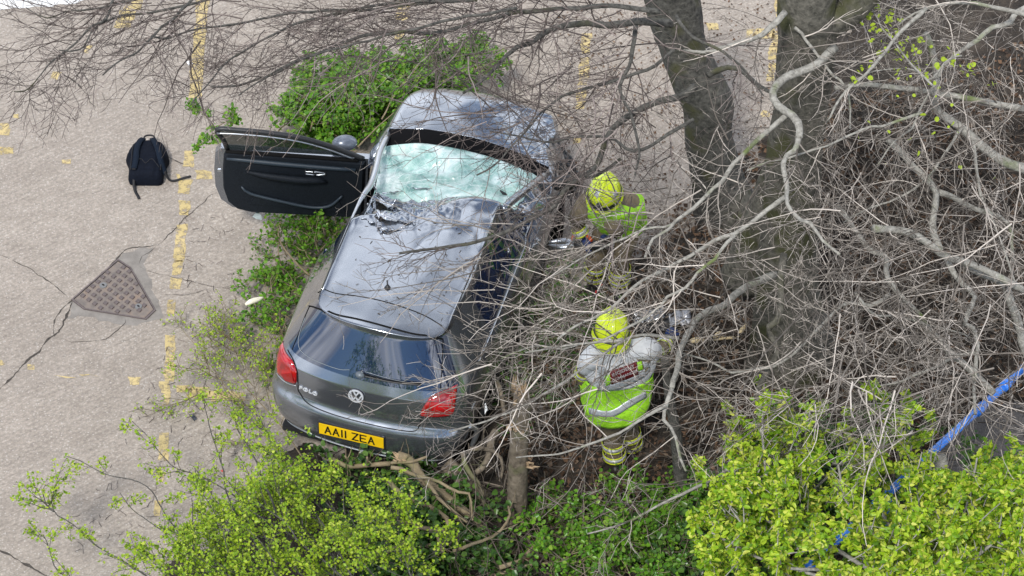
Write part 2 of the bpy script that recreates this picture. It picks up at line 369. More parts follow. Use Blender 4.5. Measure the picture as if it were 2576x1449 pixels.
# distance-based rise from the edge
ins = inside.astype(float)
for _ in range(12): ins = (ins+np.roll(ins, 1, 0)+np.roll(ins, -1, 0)+np.roll(ins, 1, 1)+np.roll(ins, -1, 1))/5
Z = np.where(inside, .003+Z*np.clip((ins-.5)*2, 0, 1)*1.2, -.02)
idx = np.arange(nx*ny).reshape(ny, nx)
keep = inside[:-1, :-1] & inside[1:, :-1] & inside[:-1, 1:] & inside[1:, 1:]
Fq = np.stack([idx[:-1, :-1], idx[:-1, 1:], idx[1:, 1:], idx[1:, :-1]], -1)[keep]
soil = link('soil', npmesh('soil', np.stack([X, Y, Z], -1).reshape(-1, 3), Fq, True), SOIL); tag(soil, 'dark earth bank under the trees', kind='structure')
SZ = (gx, gy, Z)
def soilz(x, y):
    i = np.clip(((np.asarray(x)-gx[0])/(gx[1]-gx[0])).astype(int), 0, nx-1); j = np.clip(((np.asarray(y)-gy[0])/(gy[1]-gy[0])).astype(int), 0, ny-1)
    return np.maximum(Z[j, i], 0)
bank = sheet('bank', [(-3.2, -3.9), (-2.2, -3.6), (-.5, -3.5), (2, -3.6), (9, -4), (12, -8), (11, -16), (-6, -16), (-5, -8), (-4, -5)], .0012, SOIL, None, .06, .12); tag(bank, 'dark earth sheet added out of view to darken the tailgate reflection', kind='structure')  # unseen sheet, added so the car's rear mirrors dark ground
# asphalt path lower right
s = NT('asphalt'); v = s.co(); s.l(s.ramp(s.noise(55, 5, .8, v), (.3, (.035, .033, .033)), (.7, (.12, .113, .11))), s.b.inputs['Base Color']); s.b.inputs['Roughness'].default_value = .9; s.bump(s.noise(90, 3, .6, v), .5, .006)
pa = sheet('path', [at(*p) for p in [(2180, 1700), (2240, 1500), (2290, 1330), (2330, 1180), (2420, 1090), (2520, 1040), (2700, 1010), (3100, 1000), (3200, 1700)]], .115, s.m, None, .04); tag(pa, 'dark grey tarmac path beyond the blue rail', kind='structure')
# ================================================================== CAR
YAW = 1.33599
car = empty('crashed_car', (0, 0, 0)); 
CARM = Matrix.Rotation(YAW, 4, 'Z') @ Matrix.Rotation(radians(2.2), 4, 'X') 
car.matrix_world = CARM
tag(car, 'dark grey three door hatchback with crushed roof and shattered windscreen, passenger door wide open', 'car')
CI = CARM.inverted()
def paint(name, base=(.26, .285, .325), rough=.18):
    s = NT(name); v = s.co(); f = s.noise(900, 2, .5, v)
    s.l(s.ramp(f, (.3, tuple(x*.75 for x in base)), (.7, tuple(x*1.3 for x in base))), s.b.inputs['Base Color'])
    s.b.inputs['Metallic'].default_value = .85; s.b.inputs['Coat Weight'].default_value = .8; s.b.inputs['Coat Roughness'].default_value = .04
    d = s.noise(5, 5, .7, v); s.l(s.ramp(d, (.35, G(rough*.85)), (.7, G(rough*1.35))), s.b.inputs['Roughness'])
    return s.m
PAINT = paint('grey_metallic_paint')
BLK = simple('black_plastic', (.018, .019, .021), .45, nscale=60, var=.3)
COWL = simple('cowl_black', (.006, .006, .007), .9, spec=.1)
RUB = simple('black_rubber', (.010, .010, .010), .9, spec=.05)
BADGE = simple('badge_silver', (.62, .64, .68), .4, .25)
def glassmat(name, col, rough=.03, alpha=1):
    s = NT(name); s.b.inputs['Base Color'].default_value = (*col, 1); s.b.inputs['Roughness'].default_value = rough; s.b.inputs['Specular IOR Level'].default_value = .9
    s.b.inputs['IOR'].default_value = 1.6; s.b.inputs['Coat Weight'].default_value = 1; s.b.inputs['Coat Roughness'].default_value = .02; s.b.inputs['Alpha'].default_value = alpha
    return s.m
DGL = glassmat('dark_glass_sky_blue', (.005, .014, .042))  # blue in the base colour stands in for reflected sky
SGL = glassmat('side_glass', (.01, .02, .018), alpha=.55)
CHROME = simple('chrome', (.75, .76, .78), .12, 1)
ALU = simple('silver_trim', (.55, .58, .62), .3, .9)
# ---- cage, left half (y>=0)
cage_v = []; 
def cv(x, y, z): cage_v.append((x, y, z)); return len(cage_v)-1
faces = []; ftag = []; crease = {}
def fc(q, t):
    q2 = []
    for i in q:
        if i not in q2: q2.append(i)
    faces.append(q2); ftag.append(t)
def cz(a, b, v): crease[(min(a, b), max(a, b))] = v
# rear rows: centre x,z ; corner x,y,z
RR = [((-1.90, .22), (-1.70, .68, .22)), ((-1.96, .28), (-1.78, .74, .28)), ((-1.995, .42), (-1.82, .805, .42)), ((-1.99, .590), (-1.815, .835, .60)), ((-1.918, .660), (-1.785, .81, .685)),
      ((-1.935, .80), (-1.79, .80, .82)), ((-1.925, .93), (-1.755, .765, .93)), ((-1.895, .985), (-1.72, .735, .99)), ((-1.80, 1.17), (-1.62, .61, 1.17)), ((-1.705, 1.355), (-1.50, .535, 1.345)), ((-1.70, 1.405), (-1.56, .515, 1.375))]
NL = len(RR)  # 11 levels 0..10
rear = []
for k, ((xc, zc_), (xe, ye, ze)) in enumerate(RR):
    row = [cv(xc, 0, zc_)]
    for fr in (.42, .78):
        row.append(cv(xc+(xe-xc)*(.10 if fr < .5 else .42), ye*fr, zc_+(ze-zc_)*fr))
    row.append(cv(xe, ye, ze)); rear.append(row)
# top rows: centre (x,z), edge (x,y,z), side y levels
TT = [((-1.42, 1.443), (-1.42, .52, 1.395)), ((-1.05, 1.462), (-1.05, .535, 1.41)), ((-.55, 1.472), (-.55, .545, 1.42)), ((-.12, 1.46), (-.14, .55, 1.412)), ((.12, 1.425), (.04, .555, 1.372)),
      ((.55, 1.20), (.42, .625, 1.18)), ((1.02, .945), (.90, .70, .95)), ((1.06, .925), (.94, .70, .93)), ((1.14, 1.0), (1.03, .705, .965)), ((1.42, .985), (1.40, .72, .925)), ((1.76, .92), (1.72, .705, .86)), ((1.98, .80), (1.88, .62, .76))]
top = []
for k, ((xc, zc_), (xe, ye, ze)) in enumerate(TT):
    row = [cv(xc, 0, zc_)]
    for fr in (.42, .80):
        b = (1-fr**2.2)
        row.append(cv(xe+(xc-xe)*b, ye*fr, ze+(zc_-ze)*b))
    row.append(cv(xe, ye, ze)); top.append(row)
# front rows, levels 5..0
FF = [((2.03, .69), (1.87, .66, .66)), ((2.03, .58), (1.85, .69, .56)), ((2.01, .48), (1.83, .70, .47)), ((1.96, .36), (1.80, .70, .36)), ((1.92, .24), (1.76, .66, .24))]
front = []
for (xc, zc_), (xe, ye, ze) in FF:
    row = [cv(xc, 0, zc_)]
    for fr in (.42, .8): row.append(cv(xe+(xc-xe)*(1-fr**2.5), ye*fr, ze+(zc_-ze)*(1-fr)))
    row.append(cv(xe, ye, ze)); front.append(row)
# side columns
lev_z = [.20, .27, .42, .60, .66, .82, .93, .985, 1.17, 1.33]
lev_y = [.775, .80, .825, .84, .838, .822, .80, .765, .685, .60]
side = [[r[-1] for r in rear]]
for k, ((xc, zc_), (xe, ye, ze)) in enumerate(TT[:-1]):
    col = []; E = top[k][-1]
    if k <= 5:
        for l in range(NL-1):
            z, y = lev_z[l], lev_y[l]
            if l >= 7: 
                zt = ze-.06; z = .985+(zt-.985)*(l-7)/2; y = .765+(ye+.035-.765)*(l-7)/2
            x = xe
            if k == 0:
                x = [-1.42]*3+[-1.45, -1.45, -1.45, -1.42, -1.40, -1.36, -1.32]; x = x[l]; y = y-.02 if l < 7 else y-.015
            elif k == 5: x = xe+(.06 if l < 7 else .03*(9-l))
            col.append(cv(x, y, z))
        col.append(E)
    else:
        yy = {6: 0, 7: 0, 8: 0, 9: -.005, 10: -.05}[k]; dx = xe if k > 6 else .88
        nlv = 6
        for l in range(nlv): col.append(cv(dx, lev_y[l]+yy-(.02 if l == 5 and k > 8 else 0), lev_z[l] if k < 9 else lev_z[l]*(.96 if k == 9 else .9)))
        if k == 6: col.append(cv(dx, .775, .915)); col += [E]*4
        else: col.append(E)
    side.append(col)
side.append([front[4][-1], front[3][-1], front[2][-1], front[1][-1], front[1][-1], front[0][-1], top[-1][-1]])
# faces rear
for l in range(NL-1):
    for c in range(3):
        t = 'bumper' if l < 4 else ('tailgate' if l < 7 else ('rear_window' if l < 9 else 'tailgate'))
        fc([rear[l][c], rear[l][c+1], rear[l+1][c+1], rear[l+1][c]][::-1], t)
prev = rear[-1]
names = ['tailgate', 'roof', 'roof', 'roof', 'roof', 'windscreen', 'windscreen', 'cowl', 'cowl', 'bonnet', 'bonnet', 'bonnet']
for k, row in enumerate(top):
    for c in range(3): fc([prev[c], prev[c+1], row[c+1], row[c]][::-1], names[k])
    prev = row
for k, row in enumerate(front):
    for c in range(3): fc([prev[c], prev[c+1], row[c+1], row[c]][::-1], 'front_bumper' if k else 'front_bumper')
    prev = row
for i in range(len(side)-1):
    a, b = side[i], side[i+1]; n = min(len(a), len(b))-1
    for l in range(n):
        q = [a[l], b[l], b[l+1], a[l+1]]
        if i == 0: t = 'bumper' if l < 3 else 'quarter_panel'
        elif i <= 6 and l in (7, 8) : t = 'side_window' if 1 < i < 6 else 'quarter_panel'
        elif i >= 7: t = 'wing' if i < 10 else 'front_bumper' if l < 3 else 'wing'
        else: t = 'quarter_panel'
        if i >= 9 and l < 4: t = 'front_bumper' if i > 10 else t
        if len(set(q)) >= 3: fc(q, t)
    if i == 6:   # 5->6 column handled, next to hood
        pass
# column 7(k=6)->8(k=7): top level triangle
for l in range(6): pass
# left sill closing
for i in range(len(side)-1):
    cz(side[i][3], side[i+1][3], .35)
for r, v in ((3, .35), (4, .35), (6, .5), (9, .8), (10, .9)):
    for c in range(3): cz(rear[r][c], rear[r][c+1], v)
    cz(rear[r][3], side[1][min(r, len(side[1])-1)], v*.7)
for k, v in ((4, .6), (6, .9), (7, .9), (8, 1.0)):
    for c in range(3): cz(top[k][c], top[k][c+1], v)
for k in range(len(top)-2): cz(top[k][3], top[k+1][3], .35)
V = np.array(cage_v); nv = len(V)
mirr = {}; V2 = list(map(tuple, V))
for i, (x, y, z) in enumerate(cage_v):
    if abs(y) < 1e-6: mirr[i] = i
    else: mirr[i] = len(V2); V2.append((x, -y, z))
allf = faces+[[mirr[i] for i in f][::-1] for f in faces]; tg = ftag+[t for t in ftag]
TN = ['bumper', 'tailgate', 'rear_window', 'roof', 'windscreen', 'cowl', 'bonnet', 'front_bumper', 'quarter_panel', 'side_window', 'wing']
me = bpy.data.meshes.new('c'); me.from_pydata(V2, [], allf)
for p, t in zip(me.polygons, tg): p.material_index = TN.index(t)
for t in TN: me.materials.append(bpy.data.materials.new('tmp'))
bm = bmesh.new(); bm.from_mesh(me); cl = bm.edges.layers.float.new('crease_edge'); bm.verts.ensure_lookup_table()
for (a, b), v in crease.items():
    for x, y in ((a, b), (mirr[a], mirr[b])):
        e = bm.edges.get((bm.verts[x], bm.verts[y]))
        if e: e[cl] = v
bmesh.ops.recalc_face_normals(bm, faces=bm.faces)
bm.to_mesh(me); bm.free()
tmp = bpy.data.objects.new('tmpcage', me); COL.objects.link(tmp)
md = tmp.modifiers.new('s', 'SUBSURF'); md.levels = 4; md.render_levels = 4
dg = bpy.context.evaluated_depsgraph_get(); body = bpy.data.meshes.new_from_object(tmp.evaluated_get(dg)); bpy.data.objects.remove(tmp)
n = len(body.vertices); BV = np.empty(n*3, np.float32); body.vertices.foreach_get('co', BV); BV = BV.reshape(-1, 3).astype(float)
mi = np.empty(len(body.polygons), np.int32); body.polygons.foreach_get('material_index', mi)
lp = np.empty(len(body.loops), np.int32); body.loops.foreach_get('vertex_index', lp); BF = lp.reshape(-1, 4)
CTR = BV[BF].mean(1)
# normals orientation check
nm = np.empty(len(body.polygons)*3, np.float32); body.polygons.foreach_get('normal', nm); nm = nm.reshape(-1, 3)
top_n = nm[mi == TN.index('roof')][:, 2].mean()
if top_n < 0: BF = BF[:, ::-1]
def sst(x, a, b):
    t = np.clip((x-a)/(b-a), 0, 1); return t*t*(3-2*t)
def deform(P):
    P = P.copy(); x, y, z = P[:, 0], P[:, 1], P[:, 2]
    # roof front pushed down, crease running diagonally across
    xc = -.60+.62*(.52-y)/1.04
    run = sst(x, xc, xc+.27)
    fade = 1-sst(x, .12, .95)
    amp = .08+.15*sst(y, -.45, .35)
    up = sst(z, 1.02, 1.12)
    d = run*amp*fade*up
    # deep pocket at the left header
    g = np.exp(-(((x+.12)/.22)**2+((y-.24)/.20)**2)); d += .12*g*up
    # crumple folds
    m = np.exp(-(((x+.12)/.30)**2+((y-.22)/.27)**2))*up
    r1 = 1-np.abs(2*fbm(x*7+y*5, y*9-x*3, 2, 2)-1); r2 = 1-np.abs(2*fbm(x*19, y*19, 6, 2)-1)
    r3 = 1-np.abs(2*fbm(x*34, y*34, 8, 2)-1)
    d += m*(.13*(r1-.62)+.05*(r2-.6)+.016*(r3-.6))
    # soft buckles of the roof skin
    rf = sst(z, 1.33, 1.40)*np.exp(-((x+.2)/.55)**2)
    d += rf*.03*((1-np.abs(2*fbm(x*3.1+1, y*3.3, 9, 2)-1))**2-.45)
    d += sst(z, 1.38, 1.42)*.010*(fbm(x*2.2, y*2.4, 12, 2)-.5)*2
    # windscreen sag + wrinkles
    ws = ((x > .0) & (x < 1.1) & (z > .9)).astype(float)*sst(x, .02, .18)*(1-sst(x, .78, 1.0))
    d += ws*(.05+.09*(fbm(x*4.5, y*4, 15, 2)-.5)*2+.05*(1-np.abs(2*fbm(x*8+y*3, y*6, 17, 2)-1)))
    # bonnet dent, right front
    bn = np.exp(-(((x-1.52)/.24)**2+((y+.40)/.27)**2))*(z > .6)
    d += bn*(.06+.10*((1-np.abs(2*fbm(x*5.5, y*5.5, 21, 2)-1))-.6)+.018*(1-np.abs(2*fbm(x*13, y*13, 23, 2)-1)))
    d += (z > .6)*(x > 1.1)*.022*(fbm(x*2.6, y*2.6, 27, 2)-.5)*2
    d += (z > .6)*np.exp(-(((x-1.2)/.2)**2+((y+.62)/.15)**2))*.05*(fbm(x*12, y*12, 25, 3))
    P[:, 2] = z-d
    # right flank pushed inwards
    rt = sst(-y, .5, .62)*sst(z, .9, 1.1)*np.exp(-((x-.2)/.6)**2)
    P[:, 1] = y+rt*.06*(1+1.2*(fbm(x*7, z*7, 31, 2)-.5))
    fr = sst(-y, .5, .75)*sst(x, 1.0, 1.4)
    P[:, 1] += fr*.10*(.5+fbm(x*6, z*6, 33, 2)); P[:, 0] -= fr*.05
    lr = sst(y, .45, .56)*sst(z, 1.0, 1.2)*np.exp(-((x+.1)/.35)**2)
    P[:, 1] -= lr*.03
    return P
def panel(name, sel, mat, extra=0, parent=car, thick=.004, flat=False):
    F = BF[sel]; u, inv = np.unique(F, return_inverse=True); Vp = BV[u].copy(); F = inv.reshape(F.shape)
    for _ in range(extra):   # linear midpoint refinement before the dents go in
        bm = bmesh.new(); mm = npmesh('t', Vp, F.astype(np.int32)); bm.from_mesh(mm); bpy.data.meshes.remove(mm)
        bmesh.ops.subdivide_edges(bm, edges=bm.edges, cuts=1, use_grid_fill=True, smooth=.0); bm.verts.index_update()
        Vp = np.array([v.co[:] for v in bm.verts]); F = np.array([[v.index for v in f.verts] for f in bm.faces]); bm.free()
    Vp = deform(Vp)
    o = link(name, npmesh(name, Vp, F.astype(np.int32), not flat), mat, parent)
    if thick:
        m = o.modifiers.new('thickness', 'SOLIDIFY'); m.thickness = thick; m.offset = -1
    return o
side_sel = np.abs(CTR[:, 1]) > .5
wheel = lambda x0: ((CTR[:, 0]-x0)**2+(CTR[:, 2]-.30)**2 < .335**2) & (np.abs(CTR[:, 1]) > .55)
arch = wheel(1.235) | wheel(-1.235)
door_l = (CTR[:, 1] > .5) & (CTR[:, 0] > -.58) & (CTR[:, 0] < .66) & (CTR[:, 2] > .32) & ~((TN.index('roof') == mi) | (TN.index('windscreen') == mi) | (mi == TN.index('cowl')))
door_l &= ~((CTR[:, 2] > 1.36))
for t in TN:
    sel = (mi == TN.index(t)) & ~arch & ~door_l
    mat = {'rear_window': DGL, 'side_window': DGL, 'cowl': COWL}.get(t, PAINT)
    if t == 'windscreen': continue
    if t == 'roof': panel('roof', sel, PAINT, 1, thick=0)
    elif t == 'bonnet': panel('bonnet', sel, PAINT, 1, thick=.012)
    elif t in ('quarter_panel', 'side_window', 'wing'):
        for sg in (1, -1):
            ss = sel & (CTR[:, 1]*sg > 0)
            if ss.any(): panel(t, ss, mat, 0, thick=0)
    else: panel(t, sel, mat, 0, thick=0)
# shattered windscreen
s = NT('shattered_windscreen'); v = s.co(); vo = s.n('ShaderNodeTexVoronoi', _Scale=55, feature='DISTANCE_TO_EDGE'); s.l(v, vo.inputs[0])
f = s.noise(5, 5, .6, v); f3 = s.noise(30, 4, .7, v)
c = s.ramp(f, (.30, (.13, .33, .30)), (.48, (.36, .62, .56)), (.64, (.82, .93, .90)))
c = s.mix(s.ramp(f3, (.5, G(0)), (.8, G(.4))), c, (.9, .96, .95, 1)); v2_ = s.n('ShaderNodeTexVoronoi', _Scale=17, feature='DISTANCE_TO_EDGE'); s.l(v, v2_.inputs[0]); c = s.mix(s.ramp(v2_.outputs['Distance'], (.0, G(.6)), (.035, G(0))), c, (.88, .97, .95, 1)); c = s.mix(s.ramp(vo.outputs['Distance'], (.0, G(.22)), (.07, G(0))), c, (.85, .93, .92, 1))
s.l(c, s.b.inputs['Base Color']); s.b.inputs['Roughness'].default_value = .28; s.b.inputs['Specular IOR Level'].default_value = .8; s.b.inputs['Coat Weight'].default_value = .6; s.b.inputs['Coat Roughness'].default_value = .15
s.l(s.ramp(s.noise(3.2, 3, .5, v), (.36, G(.72)), (.5, G(.97))), s.b.inputs['Alpha'])
s.bump(s.mix(.6, f3, s.noise(11, 5, .7, v)), .9, .03)
panel('windscreen', mi == TN.index('windscreen'), s.m, 1, thick=.006)
# body BVH (deformed, in car space)
DV = deform(BV); BVH = BVHTree.FromPolygons([tuple(v) for v in DV], [tuple(f) for f in BF.tolist()])
def carhit(px, py):
    o = CI @ Vector(CAM); d = (CI.to_3x3() @ Vector(rayd(px, py))).normalized()
    r = BVH.ray_cast(o, d)
    return (np.array(r[0]), np.array(r[1])) if r[0] is not None else (None, None)
def snapv(P, off):
    out = []
    for p in P:
        c, nrm_, i, d = BVH.find_nearest(Vector(p)); nn = Vector(nrm_)
        if nn.dot(Vector((p[0], p[1], p[2]-.7))) < 0: nn = -nn
        out.append(c+nn*off)
    return np.array([tuple(x) for x in out])
def dec_from_px(name, pxs, mat, off=.006, parent=car, cuts=3, bulge=0, thick=.01, mirror=False):
    pts = [carhit(*p)[0] for p in pxs]; pts = [p for p in pts if p is not None]
    return dec3(name, pts, mat, off, parent, cuts, bulge, thick)
def dec3(name, pts, mat, off=.006, parent=car, cuts=3, bulge=0, thick=.01, smooth=True):
    ol = []
    for i in range(len(pts)):
        a, b = np.array(pts[i]), np.array(pts[(i+1) % len(pts)]); k = max(1, int(np.linalg.norm(b-a)/.03))
        for j in range(k): ol.append(a+(b-a)*j/k)
    bm = bmesh.new(); vs_ = [bm.verts.new(p) for p in ol]; f = bm.faces.new(vs_)
    bmesh.ops.triangulate(bm, faces=[f]); 
    for _ in range(cuts):
        long = [e for e in bm.edges if e.calc_length() > .045]
        if long: bmesh.ops.subdivide_edges(bm, edges=long, cuts=1)
        bmesh.ops.triangulate(bm, faces=bm.faces)
    bm.verts.ensure_lookup_table()
    P = np.array([v.co[:] for v in bm.verts]); bd = np.array([v.is_boundary for v in bm.verts]); Bp = P[bd]
    if bulge:
        dd = np.min(np.linalg.norm(P[:, None]-Bp[None], axis=2), axis=1)
    Q = snapv(P, off)
    if bulge:
        Q += (snapv(P, 1.0)-snapv(P, 0.0))*(bulge*np.clip(dd/.05, 0, 1)**.6)[:, None]
    for v, q in zip(bm.verts, Q): v.co = q
    bmesh.ops.recalc_face_normals(bm, faces=bm.faces)
    me = bpy.data.meshes.new(name); bm.to_mesh(me); bm.free()
    me.polygons.foreach_set('use_smooth', np.ones(len(me.polygons), bool))
    o = link(name, me, mat, parent)
    # make normals face outwards
    nn = np.mean([p.normal for p in me.polygons], axis=0); c0 = np.mean(Q, 0)-np.array([0, 0, .6])
    if np.dot(nn, c0) < 0: me.flip_normals()
    if thick: m = o.modifiers.new('thickness', 'SOLIDIFY'); m.thickness = thick; m.offset = -1
    return o
def seam(pts, r=.003, off=.001, mat=RUB, name='panel_gap', snap=True, parent=car, px=True):
    if px: pts = [carhit(*p)[0] for p in pts]; pts = [p for p in pts if p is not None]
    q = smoothline(np.array(pts), max(6, len(pts)*6)); q = snapv(q, off) if snap else q
    V, F = tubes(q[None], np.full((1, len(q)), r), 5, True); return link(name, npmesh(name, V, F, True), mat, parent)
# tail lamps
s = NT('tail_lamp_red'); v = s.co(); f = s.noise(9, 3, .5, v)
s.l(s.ramp(f, (.35, (.20, .002, .003)), (.65, (.46, .005, .008))), s.b.inputs['Base Color']); s.b.inputs['Roughness'].default_value = .12; s.b.inputs['Coat Weight'].default_value = 1; s.b.inputs['Specular IOR Level'].default_value = .7; RED = s.m
tlL = dec_from_px('tail_lamp', [(713, 858), (722, 890), (738, 908), (747, 932), (748, 960), (742, 966), (722, 957), (700, 938), (692, 920), (697, 895)], RED, .008, bulge=.014)
tlR = dec_from_px('tail_lamp', [(1150, 966), (1148, 990), (1146, 1010), (1141, 1038), (1132, 1046), (1100, 1049), (1062, 1047), (1056, 1042), (1065, 1022), (1082, 997), (1100, 988), (1128, 977)], RED, .008, bulge=.014)
for tl, pc in ((tlL, [(738, 935), (744, 960), (722, 953), (712, 938)]), (tlR, [(1128, 1024), (1130, 1040), (1070, 1043), (1078, 1030)])):
    dec_from_px('reversing_lens', pc, simple('lens_deep_red', (.25, .004, .006), .1, coat=1), .026, parent=tl, thick=0)
seam([(700, 938), (722, 960), (746, 968)], .004, .012, ALU, 'lamp_edge_trim')
# seams
seam([(800, 736), (840, 737), (900, 745), (960, 757), (1020, 775), (1070, 795), (1112, 820)], .004)
seam([(778, 770), (830, 785), (900, 803), (1000, 830), (1060, 843), (1113, 853)], .0065, .003)
seam([(778, 772), (755, 830), (735, 880)], .004); seam([(1114, 855), (1112, 920), (1108, 978)], .004)
seam([(724, 880), (738, 905), (748, 935), (750, 965), (752, 985), (775, 1015), (830, 1040), (900, 1060), (980, 1078), (1040, 1085), (1055, 1070), (1060, 1045)], .0045)
# rear window printed border, demister edge, wiper
seam([(768, 800), (752, 850), (756, 880), (790, 905), (850, 928), (880, 930)], .0022, .003, simple('demister_grey', (.22, .25, .27), .4), 'window_border')
seam([(918, 935), (1000, 957), (1080, 966), (1098, 955), (1103, 900)], .0022, .003, MATS['demister_grey'], 'window_border')
hp, hn = carhit(907, 942)
wp_ = empty_parent = None
bm = bmesh.new(); bmesh.ops.create_uvsphere(bm, u_segments=12, v_segments=8, radius=.032, matrix=Matrix.Diagonal((1, 1.2, .8, 1)))
wip = bm_obj('wiper', bm, simple('wiper_grey', (.10, .12, .14), .35), car, True); wip.location = hp+np.array([-.012, 0, .01])
seam([(915, 944), (960, 955), (1010, 963), (1060, 968)], .008, .014, BLK, 'wiper_arm'); seam([(905, 935), (980, 955), (1060, 964)], .005, .02, RUB, 'wiper_blade')
# antenna
ap, an_ = carhit(975, 724); bm = bmesh.new(); bmesh.ops.create_cone(bm, segments=12, radius1=.028, radius2=.012, depth=.03, cap_ends=True)
ant = bm_obj('antenna_base', bm, BLK, car, True); ant.location = ap+np.array([0, 0, .012])
tube_obj('antenna_stub', [ap+np.array([0, 0, .02]), ap+np.array([.03, .015, .05])], .006, BLK, ant); ant.children[0].location = -Vector(ant.location)
# left/right roof ditch mouldings
seam([(-1.5, .515, 1.38), (-1.05, .525, 1.40), (-.55, .535, 1.41), (-.2, .54, 1.39)], .006, .001, BLK, 'roof_moulding', px=False)
seam([(-1.5, -.515, 1.38), (-1.05, -.525, 1.40), (-.55, -.535, 1.41), (-.2, -.54, 1.39), (.05, -.55, 1.33)], .006, .001, BLK, 'roof_moulding', px=False)
seam([(-1.35, -.775, .985), (-.8, -.775, .985), (-.2, -.77, .98), (.5, -.765, .97)], .004, .004, ALU, 'window_trim', px=False)
seam([(-1.0, -.84, .3), (-1.0, -.83, .6), (-.98, -.81, .9)], .003, .001, px=False) if False else None
# rear bumper: lower black lip
seam([(-1.80, .66, .285), (-1.93, .5, .285), (-1.965, .2, .285), (-1.965, -.2, .285), (-1.93, -.5, .285), (-1.80, -.66, .285)], .005, .003, MATS['mid_trim'] if 'mid_trim' in MATS else simple('mid_trim', (.25, .27, .29), .4, .3), 'bumper_lip_edge', px=False)
bm = bmesh.new()
for yy in np.linspace(-.6, .6, 9): box_bm(bm, (-1.74-.07*(1-abs(yy)**1.5), yy, .20), (.12, .17, .07), None, .01)
bm_obj('diffuser', bm, BLK, car)
# number plate
def frame(pxs):
    P = [carhit(*p)[0] for p in pxs]; return P
pl = [np.array(carhit(*p)[0]) for p in [(806, 1058), (970, 1096), (965, 1126), (802, 1086)]]
ctr_ = sum(pl)/4; ux = (pl[1]-pl[0]+pl[2]-pl[3]); ux /= np.linalg.norm(ux); vy = (pl[0]-pl[3]+pl[1]-pl[2]); vy -= ux*np.dot(ux, vy); vy /= np.linalg.norm(vy); nz = np.cross(ux, vy)
Wp, Hp = .532, .122
PM = Matrix((( ux[0], vy[0], nz[0], 0), (ux[1], vy[1], nz[1], 0), (ux[2], vy[2], nz[2], 0), (0, 0, 0, 1)))
pm = bpy.data.objects.new('tmp', None)
bm = bmesh.new(); box_bm(bm, (0, 0, 0), (Wp+.02, Hp+.02, .012), None, .003)
surr = bm_obj('plate_surround', bm, BLK, car); surr.matrix_local = Matrix.Translation(Vector(ctr_+nz*.012)) @ PM
bm = bmesh.new(); box_bm(bm, (0, 0, .0075), (Wp, Hp, .004), None, .001)
plate = bm_obj('number_plate', bm, simple('plate_yellow', (.80, .52, .008), .35, nscale=12, var=.1), surr)
def text_mesh(name, txt, size, mat, parent, M, extr=.001, offx=.0, spacing=1.0, sx=1.0):
    cu = bpy.data.curves.new(name, 'FONT'); cu.body = txt; cu.size = size; cu.extrude = extr; cu.align_x = 'CENTER'; cu.align_y = 'CENTER'; cu.offset = offx; cu.space_character = spacing
    t = bpy.data.objects.new(name, cu); COL.objects.link(t); dg = bpy.context.evaluated_depsgraph_get(); dg.update(); me = bpy.data.meshes.new_from_object(t.evaluated_get(dg)); bpy.data.objects.remove(t)
    o = link(name, me, mat, parent); me.materials.clear(); me.materials.append(mat); o.matrix_local = M @ Matrix.Diagonal((sx, 1, 1, 1)); return o
# plate characters from strokes (UK style lettering)
S = {'A': [[(0, 0), (.5, 1), (1, 0)], [(.22, .36), (.78, .36)]], '1': [[(.5, 0), (.5, 1)]], 'Z': [[(0, 1), (1, 1), (0, 0), (1, 0)]], 'E': [[(1, 1), (0, 1), (0, 0), (1, 0)], [(0, .52), (.85, .52)]]}
def stroke_char(bm, ch, x, y, w_, h_, t, z0=0, z1=.0012):
    for pl_ in S[ch]:
        pts = [Vector((x+a*w_, y+b*h_)) for a, b in pl_]
        for i in range(len(pts)-1):
            a, b = pts[i], pts[i+1]; d = (b-a).normalized(); n_ = Vector((-d.y, d.x))*t/2; a2 = a-d*t*.42; b2 = b+d*t*.42
            q = [a2+n_, a2-n_, b2-n_, b2+n_]; lo = [bm.verts.new((p.x, p.y, z0)) for p in q]; hi = [bm.verts.new((p.x, p.y, z1)) for p in q]
            bm.faces.new(hi); 
            for k in range(4): bm.faces.new((lo[k], lo[(k+1) % 4], hi[(k+1) % 4], hi[k]))
chars = 'AA11 ZEA'; xx = -.215
BLKINK = simple('plate_black', (.006, .006, .006), .5)
for ch in chars:
    if ch == ' ': xx += .033; continue
    cw_ = {'1': .014}.get(ch, .046)
    bm = bmesh.new(); stroke_char(bm, ch, xx, -.038, cw_, .076, .013); bmesh.ops.recalc_face_normals(bm, faces=bm.faces)
    o = bm_obj('plate_character', bm, BLKINK, plate); o.location = (0, 0, .0097); xx += cw_+(.020 if ch != '1' else .016)
